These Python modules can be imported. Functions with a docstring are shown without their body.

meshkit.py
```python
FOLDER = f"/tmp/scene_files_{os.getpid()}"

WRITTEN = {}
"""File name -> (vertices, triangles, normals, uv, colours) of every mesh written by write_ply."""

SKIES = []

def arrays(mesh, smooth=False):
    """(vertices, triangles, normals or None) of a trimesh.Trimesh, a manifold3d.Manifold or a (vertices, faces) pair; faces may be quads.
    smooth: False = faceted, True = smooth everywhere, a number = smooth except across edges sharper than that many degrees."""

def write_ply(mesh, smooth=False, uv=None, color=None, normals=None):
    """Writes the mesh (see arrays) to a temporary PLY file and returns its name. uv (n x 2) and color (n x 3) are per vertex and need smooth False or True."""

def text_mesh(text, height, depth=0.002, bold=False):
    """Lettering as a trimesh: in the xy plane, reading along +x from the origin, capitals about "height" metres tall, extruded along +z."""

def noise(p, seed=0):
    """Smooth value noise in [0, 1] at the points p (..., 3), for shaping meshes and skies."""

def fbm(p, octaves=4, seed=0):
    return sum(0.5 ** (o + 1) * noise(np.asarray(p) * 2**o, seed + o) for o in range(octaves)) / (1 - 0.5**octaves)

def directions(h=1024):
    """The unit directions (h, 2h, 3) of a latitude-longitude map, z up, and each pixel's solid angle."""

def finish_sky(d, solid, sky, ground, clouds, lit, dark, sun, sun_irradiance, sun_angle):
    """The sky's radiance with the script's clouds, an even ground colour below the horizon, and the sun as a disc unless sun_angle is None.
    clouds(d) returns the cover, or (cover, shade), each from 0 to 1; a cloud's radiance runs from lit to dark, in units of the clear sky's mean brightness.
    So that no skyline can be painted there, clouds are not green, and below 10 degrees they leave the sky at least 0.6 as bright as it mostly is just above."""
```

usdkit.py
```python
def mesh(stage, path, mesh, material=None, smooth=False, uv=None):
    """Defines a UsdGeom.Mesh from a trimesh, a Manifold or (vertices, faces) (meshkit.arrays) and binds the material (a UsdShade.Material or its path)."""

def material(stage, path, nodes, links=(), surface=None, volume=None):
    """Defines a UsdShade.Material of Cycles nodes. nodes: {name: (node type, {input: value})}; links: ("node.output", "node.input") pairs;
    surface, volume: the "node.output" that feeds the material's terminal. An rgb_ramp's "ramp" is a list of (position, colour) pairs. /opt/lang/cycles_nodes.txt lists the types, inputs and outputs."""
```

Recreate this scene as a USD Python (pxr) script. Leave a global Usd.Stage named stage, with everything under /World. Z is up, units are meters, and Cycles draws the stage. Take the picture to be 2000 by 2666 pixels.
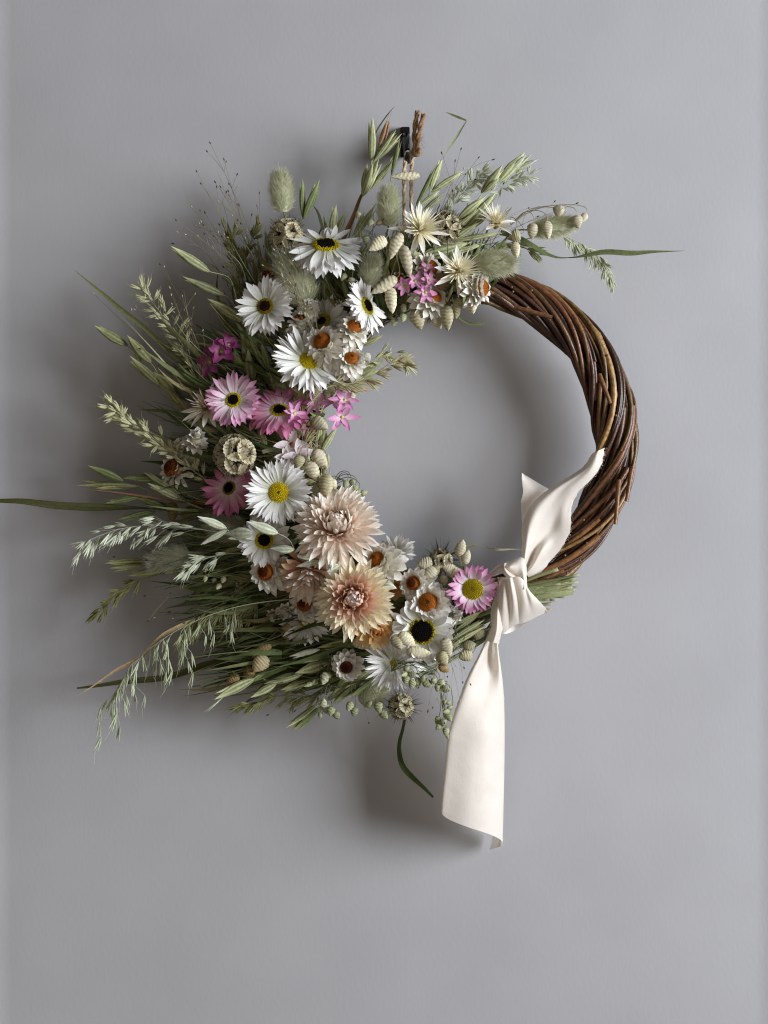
import math, random
import numpy as np
import usdkit, meshkit
from pxr import Usd, UsdGeom, UsdLux, UsdShade, Gf, Sdf, Vt

# ------------------------------------------------------------------ camera, light, exposure
stage = Usd.Stage.CreateInMemory()
UsdGeom.SetStageUpAxis(stage, UsdGeom.Tokens.z)
UsdGeom.SetStageMetersPerUnit(stage, 1.0)
UsdGeom.Xform.Define(stage, '/World')
S = 0.00032            # metres per pixel of the photograph on the wall plane
DIST = 1.30            # camera to wall
Z0 = 1.50              # height of the picture's middle
RNG = random.Random(7)
NR = np.random.default_rng(7)

cam = UsdGeom.Camera.Define(stage, '/World/camera')
cam.AddTranslateOp().Set((0, -DIST, Z0))
cam.AddRotateXOp().Set(90)
cam.CreateHorizontalApertureAttr(36.0)
cam.CreateFocalLengthAttr(36.0 * DIST / (2000 * S))
cam.CreateFStopAttr(7.1)
cam.CreateFocusDistanceAttr(DIST - 0.075)
cam.CreateClippingRangeAttr((0.05, 100))
cam.CreateExposureAttr(0.0)


def rect_light(name, pos, target, w, h, intensity, color):
    l = UsdLux.RectLight.Define(stage, '/World/' + name)
    l.CreateWidthAttr(w); l.CreateHeightAttr(h)
    l.CreateIntensityAttr(intensity); l.CreateColorAttr(color)
    m = Gf.Matrix4d().SetLookAt(Gf.Vec3d(*pos), Gf.Vec3d(*target), Gf.Vec3d(0, 0, 1)).GetInverse()
    l.AddTransformOp().Set(m)
    return l


# a tall window to the right, a little above, and the weak warm bounce of the room behind the camera
rect_light('window_light', (2.45, -1.38, Z0 + 0.40), (0, 0, Z0), 1.45, 1.45, 22.8, (0.895, 0.942, 1.0))
rect_light('room_bounce_light', (-0.4, -3.2, Z0 - 0.8), (0, 0, Z0), 3.2, 2.6, 0.86, (1.0, 0.88, 0.73))


# ------------------------------------------------------------------ helpers
def P(px, py, d):
    """the point that lies d metres in front of the wall and on the photograph's pixel"""
    k = (DIST - d) / DIST
    return np.array([(px - 1000) * S * k, -d, Z0 + (1333 - py) * S * k])


ZO = {1: (900, 260, 600 / 1659), 2: (400, 400, 600 / 1659), 3: (150, 650, 600 / 1659), 4: (500, 950, 600 / 1659), 5: (0, 1150, 600 / 1659),
      6: (500, 1450, 600 / 1659), 7: (900, 1300, 600 / 1659), 8: (1100, 600, 700 / 1659), 9: (200, 1550, 600 / 1659), 10: (900, 1700, 600 / 1659),
      11: (1200, 1100, 400 / 1475), 12: (980, 270, 200 / 1526), 0: (0, 0, 1.0)}


def px(z, X, Y):
    o = ZO[z]
    return o[0] + X * o[2], o[1] + Y * o[2]


def unit(v):
    v = np.asarray(v, float)
    return v / max(np.linalg.norm(v), 1e-12)


def lin(r, g, b):
    c = np.array([r, g, b]) / 255.0
    return np.where(c <= 0.04045, c / 12.92, ((c + 0.055) / 1.055) ** 2.4)


def spline(pts, n):
    pts = np.asarray(pts, float)
    if len(pts) == 2:
        t = np.linspace(0, 1, n)[:, None]
        return pts[0] * (1 - t) + pts[1] * t
    seg = np.r_[0, np.cumsum(np.sqrt(np.linalg.norm(np.diff(pts, axis=0), axis=1)) + 1e-9)]
    from scipy.interpolate import CubicSpline
    return CubicSpline(seg, pts, bc_type='natural')(np.linspace(0, seg[-1], n))


class G:
    def __init__(self):
        self.v, self.f, self.c, self.n = [], [], [], 0

    def add(self, v, f, c):
        v = np.asarray(v, float); c = np.asarray(c, float)
        if c.ndim == 1:
            c = np.tile(c, (len(v), 1))
        f = np.asarray(f, int)
        if f.shape[1] == 4:
            f = np.vstack([f[:, [0, 1, 2]], f[:, [0, 2, 3]]])
        self.v.append(v); self.f.append(f + self.n); self.c.append(c); self.n += len(v)
        return self


def grid_faces(r, c, closed=False):
    i, j = np.meshgrid(np.arange(r - 1), np.arange(c if closed else c - 1), indexing='ij')
    j2 = (j + 1) % c
    return np.stack([i * c + j, i * c + j2, (i + 1) * c + j2, (i + 1) * c + j], -1).reshape(-1, 4)


def tube(path, rad, col, sides=5, g=None, caps=True):
    g = g or G()
    path = np.asarray(path, float); n = len(path)
    rad = np.broadcast_to(np.asarray(rad, float), (n,))
    tan = np.gradient(path, axis=0); tan /= np.linalg.norm(tan, axis=1)[:, None] + 1e-12
    u = unit(np.cross(tan[0], [0.3, 0.9, 0.31])); rings = []
    a = np.arange(sides) * 2 * math.pi / sides
    for i in range(n):
        u = unit(u - tan[i] * np.dot(u, tan[i])); w = np.cross(tan[i], u)
        rings.append(path[i] + rad[i] * (np.cos(a)[:, None] * u + np.sin(a)[:, None] * w))
    v = np.vstack(rings); f = grid_faces(n, sides, True)
    c = np.asarray(col, float)
    c = np.tile(c, (n * sides, 1)) if c.ndim == 1 else np.repeat(c, sides, 0)
    g.add(v, f, c)
    if caps:
        for k, ring in ((0, rings[0]), (n - 1, rings[-1])):
            idx = np.arange(sides)
            ff = np.stack([np.full(sides, sides), idx, (idx + 1) % sides], 1)
            cc = c[k * sides]
            g.add(np.vstack([ring, path[k]]), ff, cc)
    return g


def lathe(c, n, prof, col, seg=16, g=None, squash=1.0, flat_dir=None):
    """prof: (radius, height) rows along n"""
    g = g or G(); n = unit(n)
    u = unit(np.cross(n, [0.21, 0.5, 0.84])) if flat_dir is None else unit(np.cross(n, flat_dir))
    w = np.cross(n, u)
    a = np.arange(seg) * 2 * math.pi / seg
    rows = [np.asarray(c) + h * n + r * (np.cos(a)[:, None] * u + squash * np.sin(a)[:, None] * w) for r, h in prof]
    cc = np.asarray(col, float)
    if cc.ndim == 2:
        cc = np.repeat(cc, seg, 0)
    return g.add(np.vstack(rows), grid_faces(len(prof), seg, True), cc)


def basis(n):
    n = unit(n)
    up = np.array([0, 0, 1.0])
    if abs(n[2]) > 0.97:
        up = np.array([0, 1.0, 0])
    t2 = unit(up - n * np.dot(up, n)); t1 = np.cross(n, t2)
    return t1, t2, n


def nv(nx, nz):
    return np.array([nx, -math.sqrt(max(0.02, 1 - nx * nx - nz * nz)), nz])


SHAPES = {'pointed': ([0, .12, .4, .7, .88, 1], [.45, .7, .97, 1.0, .66, .06]),
          'lance': ([0, .12, .4, .7, .88, 1], [.4, .75, 1.0, .8, .45, .03]),
          'blunt': ([0, .12, .4, .7, .9, 1], [.4, .65, .9, 1.0, .82, .3]),
          'ovate': ([0, .15, .45, .75, .92, 1], [.5, .85, 1.0, .8, .4, .05])}


def petal(c, n, az, L, W, e0, kap, r0, cols, shape='pointed', cup=.25, nl=5, nw=3, h0=0, wob=0.0, twist=0.0, g=None):
    """one curved petal: az angle round n, e0 elevation at the base and kap its change (radians)"""
    g = g or G()
    t1, t2, n = basis(n)
    rad = math.cos(az) * t1 + math.sin(az) * t2; side = np.cross(n, rad)
    s = np.linspace(0, 1, nl + 1); e = e0 + kap * s
    pr = r0 + np.r_[0, np.cumsum(np.cos((e[1:] + e[:-1]) / 2))] * L / nl
    pn = h0 + np.r_[0, np.cumsum(np.sin((e[1:] + e[:-1]) / 2))] * L / nl
    w = np.interp(s, *SHAPES[shape]) * W / 2
    u = np.linspace(-1, 1, nw)
    sw = math.sin(az * 7.3) * wob * L
    verts = []
    for i in range(nl + 1):
        m = -math.sin(e[i]) * rad + math.cos(e[i]) * n
        sd = unit(side + m * twist * s[i])
        verts.append(np.asarray(c) + pr[i] * rad + pn[i] * n + (u * w[i])[:, None] * sd + (cup * w[i] * u * u)[:, None] * m + sw * s[i] ** 2 * side)
    cols = np.asarray(cols, float)
    cc = np.stack([np.interp(s, np.linspace(0, 1, len(cols)), cols[:, k]) for k in range(3)], 1)
    return g.add(np.vstack(verts), grid_faces(nl + 1, nw), np.repeat(cc, nw, 0))


USED = {}


def numbered(parent, name):
    k = (parent, name); i = USED.get(k, -1) + 1; USED[k] = i
    return name if i == 0 else f'{name}_{i:03d}'


ORIGIN = {}


def thing(name, label, cat, base, group=None, kind=None):
    path = '/World/' + numbered('/World', name)
    x = UsdGeom.Xform.Define(stage, path)
    x.AddTranslateOp().Set(Gf.Vec3d(*map(float, base)))
    p = x.GetPrim()
    p.SetCustomDataByKey('label', label); p.SetCustomDataByKey('category', cat)
    if group: p.SetCustomDataByKey('group', group)
    if kind: p.SetCustomDataByKey('kind', kind)
    ORIGIN[path] = np.asarray(base, float)
    return path


def part(parent, name, g, mat, smooth=True, label=None, kind=None):
    if g.n == 0:
        return None
    path = parent + '/' + numbered(parent, name)
    o = ORIGIN[parent]; ORIGIN[path] = o
    v, f, c = np.vstack(g.v) - o, np.vstack(g.f), np.vstack(g.c)
    m = usdkit.mesh(stage, path, (v, f), M[mat], smooth=smooth)
    if smooth is True or smooth is False:
        UsdGeom.PrimvarsAPI(m).CreatePrimvar('tint', Sdf.ValueTypeNames.Color3fArray, 'vertex').Set(Vt.Vec3fArray.FromNumpy(np.clip(c, 0.003, 0.95).astype(np.float32)))
    m.GetPrim().CreateAttribute('doubleSided', Sdf.ValueTypeNames.Bool).Set(True)
    if label: m.GetPrim().SetCustomDataByKey('label', label)
    if kind: m.GetPrim().SetCustomDataByKey('kind', kind)
    return path


# ------------------------------------------------------------------ materials
M = {}


def tinted(name, rough=.6, transl=.0, spec=.3, scale=900., vary=.25, bump=0., bscale=2500., sheen=0., dist=.0006):
    nodes = {'a': ('attribute', {'attribute': 'tint'}), 'tc': ('texture_coordinate', {}), 'n': ('noise_texture', {'scale': scale, 'detail': 3.}),
             'r': ('map_range', {'from_min': .25, 'from_max': .75, 'to_min': 1 - vary, 'to_max': 1 + vary * .5}),
             'mx': ('mix', {'mix_type': 'multiply', 'fac': 1.0}),
             'p': ('principled_bsdf', {'roughness': rough, 'specular_ior_level': spec, 'sheen_weight': sheen})}
    links = [('tc.object', 'n.vector'), ('n.fac', 'r.value'), ('a.color', 'mx.color1'), ('r.result', 'mx.color2'), ('mx.color', 'p.base_color')]
    out = 'p.BSDF'
    if bump:
        nodes['n2'] = ('noise_texture', {'scale': bscale, 'detail': 3.})
        nodes['b'] = ('bump', {'strength': bump, 'distance': dist})
        links += [('tc.object', 'n2.vector'), ('n2.fac', 'b.height'), ('b.normal', 'p.normal')]
    if transl:
        nodes['t'] = ('translucent_bsdf', {}); nodes['m'] = ('mix_closure', {'fac': transl})
        links += [('mx.color', 't.color'), ('p.BSDF', 'm.closure1'), ('t.BSDF', 'm.closure2')]
        out = 'm.closure'
    M[name] = usdkit.material(stage, '/World/Looks/' + name, nodes, links, surface=out)


tinted('papery_petal', .55, .20, .25, 700, .12)
tinted('strawflower_bract', .45, .28, .4, 500, .12)
tinted('flower_disc', .85, 0, .15, 1500, .35, .6, 3000)
tinted('dry_grass', .6, .18, .25, 500, .30)
tinted('grass_stem', .65, 0, .25, 800, .25)
tinted('papery_pod', .5, .18, .35, 900, .25)
tinted('plume_hair', .7, .45, .15, 600, .1)
tinted('seed_cup', .6, .35, .2, 800, .15)
tinted('willow_bark', .36, 0, .5, 330, .6, .4, 900, dist=.0006)
tinted('jute', .9, 0, .1, 1500, .45, .9, 2500)
tinted('blackened_iron', .26, 0, .5, 300, .2, .25, 800)
# wall paint: faint roller texture and small specks
M['wall_paint'] = usdkit.material(stage, '/World/Looks/wall_paint', {
    'tc': ('texture_coordinate', {}), 'mp': ('mapping', {'scale': (1.0, 1.0, .55)}),
    'n1': ('noise_texture', {'scale': 1300., 'detail': 2., 'roughness': .6}), 'n2': ('noise_texture', {'scale': 9., 'detail': 3.}),
    'n3': ('noise_texture', {'scale': 330., 'detail': 2.}), 'pk': ('map_range', {'from_min': .72, 'from_max': .82, 'to_min': 0., 'to_max': 1.}),
    'ad': ('math', {'math_type': 'multiply_add', 'value2': 1.3}),
    'cr': ('rgb_ramp', {'ramp': [(.3, (.388, .380, .392)), (.7, (.424, .416, .428))]}),
    'b': ('bump', {'strength': .027, 'distance': .0003}),
    'p': ('principled_bsdf', {'roughness': .62, 'specular_ior_level': .25})},
    [('tc.object', 'mp.vector'), ('mp.vector', 'n1.vector'), ('mp.vector', 'n3.vector'), ('tc.object', 'n2.vector'), ('n2.fac', 'cr.fac'), ('cr.color', 'p.base_color'),
     ('n3.fac', 'pk.value'), ('pk.result', 'ad.value1'), ('n1.fac', 'ad.value3'), ('ad.value', 'b.height'), ('b.normal', 'p.normal')], surface='p.BSDF')
# silky torn cloth with a fine weave
M['silk_cloth'] = usdkit.material(stage, '/World/Looks/silk_cloth', {
    'tc': ('texture_coordinate', {}), 'n': ('noise_texture', {'scale': 60., 'detail': 4.}), 'cr': ('rgb_ramp', {'ramp': [(.3, (.80, .72, .635)), (.7, (.86, .79, .71))]}),
    'n2': ('noise_texture', {'scale': 1500., 'detail': 2.}), 'n3': ('noise_texture', {'scale': 80., 'detail': 5., 'roughness': .58}),
    'ma': ('math', {'math_type': 'multiply_add', 'value2': 3.}),
    'b': ('bump', {'strength': .30, 'distance': .0006}),
    'p': ('principled_bsdf', {'roughness': .52, 'specular_ior_level': .3, 'sheen_weight': .25, 'sheen_roughness': .4}),
    't': ('translucent_bsdf', {}), 'm': ('mix_closure', {'fac': .30})},
    [('tc.object', 'n.vector'), ('n.fac', 'cr.fac'), ('cr.color', 'p.base_color'), ('cr.color', 't.color'), ('tc.object', 'n2.vector'), ('tc.object', 'n3.vector'),
     ('n3.fac', 'ma.value1'), ('n2.fac', 'ma.value3'), ('ma.value', 'b.height'),
     ('b.normal', 'p.normal'), ('p.BSDF', 'm.closure1'), ('t.BSDF', 'm.closure2')], surface='m.closure')

# ------------------------------------------------------------------ the wall: a painted panel with a soft cove at its edges
def build_wall():
    e = np.array([0, .12, .28, .5, .75, 1.]); c = .0011 * e ** 2      # the slight swell of the panel's edge
    xl, xr, zt = -(1000 - 26) * S + 0 * e, (1000 - 30) * S, Z0 + (1333 - 14) * S
    xs = np.r_[-3, (-(1000 - 30) * S - e * 42 * S)[::-1], xr + e * 46 * S, 3]
    dx = np.r_[.0011, c[::-1], c * 1.15, .0013]
    zs = np.r_[-1.5, Z0 - .7, zt + e * 40 * S, 3.0]
    dz = np.r_[0, 0, c, .0011]
    v = [[x, -max(a, b), z] for z, b in zip(zs, dz) for x, a in zip(xs, dx)]
    m = usdkit.mesh(stage, '/World/wall', (np.array(v), grid_faces(len(zs), len(xs))), M['wall_paint'], smooth=True)
    m.GetPrim().SetCustomDataByKey('kind', 'structure'); m.GetPrim().SetCustomDataByKey('label', 'smooth grey painted wall panel behind the wreath'); m.GetPrim().SetCustomDataByKey('category', 'wall')
build_wall()

# ------------------------------------------------------------------ the willow ring
RC, RR = (1190, 1150), 413      # centre and mean radius in pixels
RD = 0.040                      # depth of its core


def ring_point(phi, r_px, d):
    return P(RC[0] + r_px * math.cos(phi), RC[1] - r_px * math.sin(phi), d)


def build_ring():
    t = thing('willow_ring', 'round ring of twisted brown willow twigs, bare on the ribbon side', 'wreath ring', P(RC[0], RC[1], RD))
    R = random.Random(3)
    browns = [lin(72, 44, 28), lin(92, 57, 34), lin(112, 74, 44), lin(126, 86, 50), lin(80, 46, 34), lin(104, 66, 38), lin(138, 106, 62), lin(118, 92, 52), lin(96, 68, 42)]

    def strand(theta0, span, psi0, minor, w, rad, col, wig):
        n = max(16, int(span / 0.05))
        ph = R.random() * 9; pts = []
        for i in range(n):
            s = i / (n - 1); th = theta0 - span * s            # clockwise in the picture
            psi = psi0 + w * (theta0 - th) + wig * math.sin(2.3 * th + ph) + .5 * wig * math.sin(5.1 * th + 2 * ph)
            mi = minor * (1 + .10 * math.sin(3.1 * th + ph * 1.7))
            loose = 1 + .10 * math.sin(2 * th + 1.1)
            rr = RR + (mi * loose * math.cos(psi)) + 5 * math.sin(2 * th + .4)
            d = RD + mi * S * .80 * math.sin(psi)
            pts.append(ring_point(th, rr, max(d, .006)))
        s = np.linspace(0, 1, n)
        r = rad * S * (1 - .45 * s) * (1 + .05 * np.sin(s * 17 + ph))
        for k in range(int(span * 3)):
            j = R.randrange(2, n - 2); r[j] *= 1.14
        c = np.array([col * (1 + .22 * math.sin(9 * a + ph) + R.uniform(-.15, .15)) for a in s])
        return tube(pts, r, c, 7)
    m_out = 21
    for k in range(m_out):
        th = R.random() * 6.28; left = 2 * math.pi * 1.04
        while left > 0:
            span = R.uniform(1.7, 3.4)
            psi0 = k * 2 * math.pi / m_out - 3.05 * (0 - th) * 1 + R.uniform(-.22, .22)
            psi0 = k * 2 * math.pi / m_out - 3.0 * th + R.uniform(-.18, .18)
            part(t, 'willow_twig', strand(th, span, psi0, R.uniform(42, 50), 3.0, R.uniform(5.8, 9.0), R.choice(browns) * R.uniform(.5, 1.3), .20), 'willow_bark')
            th -= span * .93; left -= span * .93
    for k in range(11):
        th = R.random() * 6.28; left = 6.5
        while left > 0:
            span = R.uniform(2.2, 3.8)
            part(t, 'willow_twig', strand(th, span, k * .571 - 2.2 * th, R.uniform(22, 34), 2.2, R.uniform(8, 11), R.choice(browns[:6]) * .55, .3), 'willow_bark')
            th -= span * .9; left -= span * .9
    # short cut ends and loose tips that stand off the ring
    for (a, b) in (((1603, 1365), (1612, 1250)), ((1438, 826), (1340, 800)), ((1632, 1305), (1646, 1215)), ((1590, 1050), (1560, 975))):
        part(t, 'willow_twig', tube(spline([P(*b, .058), P((a[0] + b[0]) / 2, (a[1] + b[1]) / 2, .062), P(*a, .064)], 6), np.linspace(7, 5, 6) * S, R.choice(browns) * 1.15, 6), 'willow_bark')
    for i in range(14):       # pale bud scars
        th = R.uniform(-1.0, 1.25); rr = RR + R.uniform(-36, 40)
        c = ring_point(th, rr, RD + .0165 * math.sqrt(max(.1, 1 - ((rr - RR) / 58) ** 2)) + .001)
        part(t, 'bud', lathe(c, (0.3, -1, .2), [(.0001, .0007), (.0007, .0005), (.0010, -.0002), (.0008, -.001)], lin(140, 112, 84), 6), 'willow_bark')


build_ring()

# ------------------------------------------------------------------ hook and twine
def build_hook():
    t = thing('wall_hook', 'small dark iron hook screwed to the wall above the wreath', 'hook', P(1055, 375, 0))
    iron = lin(24, 23, 22)
    import trimesh
    def block(x0, x1, y0, y1, d0, d1, bev=3):
        from shapely.geometry import box
        poly = box(x0, y0, x1, y1).buffer(-bev).buffer(bev, join_style=1)
        m = trimesh.creation.extrude_polygon(poly, 1.0, engine='earcut')
        v = np.array([P(x, y, d0 + (d1 - d0) * z) for x, y, z in m.vertices])
        return G().add(v, np.array(m.faces)[:, ::-1], iron)
    part(t, 'back_plate', block(1043, 1067, 331, 409, .0005, .006), 'blackened_iron', smooth=False)
    part(t, 'top_block', block(1045, 1066, 330, 356, .006, .013, 2), 'blackened_iron', smooth=False)
    part(t, 'screw_head', lathe(P(1056, 350, .013), (0, -1, 0), [(.0001, .0004), (.0011, .0006), (.0014, .0016), (.0024, .0016), (.0028, .0006), (.0028, 0)], iron * .6, 14), 'blackened_iron')
    pts = [P(1056, 356, .010), P(1057, 372, .017), P(1059, 392, .024), P(1060, 412, .030), P(1061, 418, .037), P(1062, 408, .043), P(1063, 396, .045)]
    part(t, 'hook_arm', tube(spline(pts, 22), np.r_[np.linspace(10, 9, 14), np.linspace(9, 6.5, 8)] * S, iron, 12), 'blackened_iron')
    part(t, 'side_flange', lathe(P(1068, 388, .020), (1, -.12, .05), [(.0001, .0012), (.010, .001), (.0118, .0002), (.0118, -.0008), (.010, -.0014), (.0001, -.0014)], iron, 26), 'blackened_iron')
build_hook()


def ply(path, rad, col, g):
    """two twisted plies along a path"""
    path = np.asarray(path); n = len(path)
    tan = np.gradient(path, axis=0); L = np.r_[0, np.cumsum(np.linalg.norm(np.diff(path, axis=0), axis=1))]
    for k in range(2):
        q = []
        for i in range(n):
            tt = unit(tan[i]); u = unit(np.cross(tt, [.1, 1, .1])); w = np.cross(tt, u)
            a = L[i] / (rad * 5.2) * 2 * math.pi * .5 + k * math.pi
            q.append(path[i] + rad * .40 * (math.cos(a) * u + math.sin(a) * w))
        cc = np.array([col * RNG.uniform(.88, 1.1) for _ in range(n)])
        tube(q, rad * .70, cc, 7, g)


def build_twine():
    t = thing('twine_loop', 'knotted loop of brown jute twine holding the wreath on the hook', 'twine', P(1062, 420, .03))
    jute = lin(214, 188, 156)
    g = G(); ply(spline([P(1054, 700, .045), P(1053, 600, .046), P(1053, 520, .046), P(1053, 450, .044), P(1055, 420, .041), P(1059, 399, .036), P(1066, 398, .030), P(1072, 415, .028)], 90), 5.2 * S, jute, g)
    part(t, 'hanging_strand', g, 'jute')
    g = G(); ply(spline([P(1078, 700, .043), P(1073, 600, .043), P(1071, 520, .042), P(1071, 460, .040), P(1072, 430, .036), P(1076, 405, .032)], 80), 5.2 * S, jute, g)
    part(t, 'hanging_strand', g, 'jute')
    g = G(); ply(spline([P(1082, 392, .034), P(1079, 370, .036), P(1080, 340, .034), P(1084, 310, .032), P(1088, 289, .031)], 60), 6.6 * S, lin(158, 122, 88), g)
    part(t, 'cut_end', g, 'jute')
    g = G(); ply(spline([P(1087, 394, .034), P(1088, 370, .038), P(1092, 345, .038), P(1098, 318, .036), P(1104, 297, .035)], 60), 6.4 * S, lin(158, 122, 88), g)
    part(t, 'cut_end', g, 'jute')
    g = G()
    a = np.linspace(0, 2 * math.pi * 1.6, 46)
    ply([P(1083 + 9 * math.cos(x) + x * .4, 398 + 7 * math.sin(x) - x * .8, .036 + .004 * math.sin(x + .8)) for x in a], 5.5 * S, lin(168, 140, 108), g)
    part(t, 'knot', g, 'jute')
    g = G(); R = random.Random(4)
    for i in range(150):
        x, y = R.choice([(1053, R.uniform(430, 540)), (1072, R.uniform(430, 540)), (1083, R.uniform(295, 395)), (1096, R.uniform(300, 395)), (1085 + R.uniform(-8, 12), 398 + R.uniform(-8, 8))])
        p = P(x, y, .04); q = p + np.array([R.uniform(-1, 1), R.uniform(-.6, .3), R.uniform(-1, 1)]) * R.uniform(.002, .0065)
        tube(spline([p, (p + q) / 2 + np.array([0, 0, .0006]), q], 4), np.array([.00011, .0001, .00008, .00004]), lin(160, 130, 100), 3, g, caps=False)
    part(t, 'loose_fibres', g, 'jute', kind='stuff')
build_twine()


# ------------------------------------------------------------------ ribbon of torn cloth
def sheet(left, right, depth, nu=24, nv=40, xf=None, rough=0.0, seed=1, u0=0., u1=1.):
    """cloth between two edge curves (pixels); depth(u, v) metres in front of the wall; xf(u) bends the cross-section"""
    Rr = np.random.default_rng(seed)
    l, r = spline(left, nv), spline(right, nv)
    us = np.linspace(u0, u1, nu); v = []
    jl, jr = Rr.normal(0, rough, nv), Rr.normal(0, rough, nv)
    for i in range(nv):
        for u in us:
            a = xf(u, i / (nv - 1)) if xf else u
            q = l[i] * (1 - a) + r[i] * a
            if xf:
                q[1] = l[i][1] * (1 - u) + r[i][1] * u
            if u == us[0]: q = q + [jl[i], 0]
            if u == us[-1]: q = q + [jr[i], jr[i] * .3]
            v.append(P(q[0], q[1], depth(u, i / (nv - 1))))
    return G().add(np.array(v), grid_faces(nv, nu), np.array([.7, .62, .56]))


def bump1(x, c, w):
    return np.exp(-((x - c) / w) ** 2)


def fray(g, edge, d, seed, n=130, L=.0028, out=1):
    R = random.Random(seed); e = spline(edge, n)
    for q in e:
        q = q + np.array([R.uniform(-2, 2), R.uniform(-3, 3)]); p = P(q[0], q[1], d)
        k = R.uniform(.3, 1) * L
        tube([p, p + np.array([out * k * .6, -.0004 * R.random(), -k * R.uniform(-.3, .8)]), p + np.array([out * k, -.001 * R.random(), -k * R.uniform(-.6, 1.2)])], [.00014, .0001, .00005], [.8, .73, .66], 3, g, caps=False)
    return g


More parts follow.
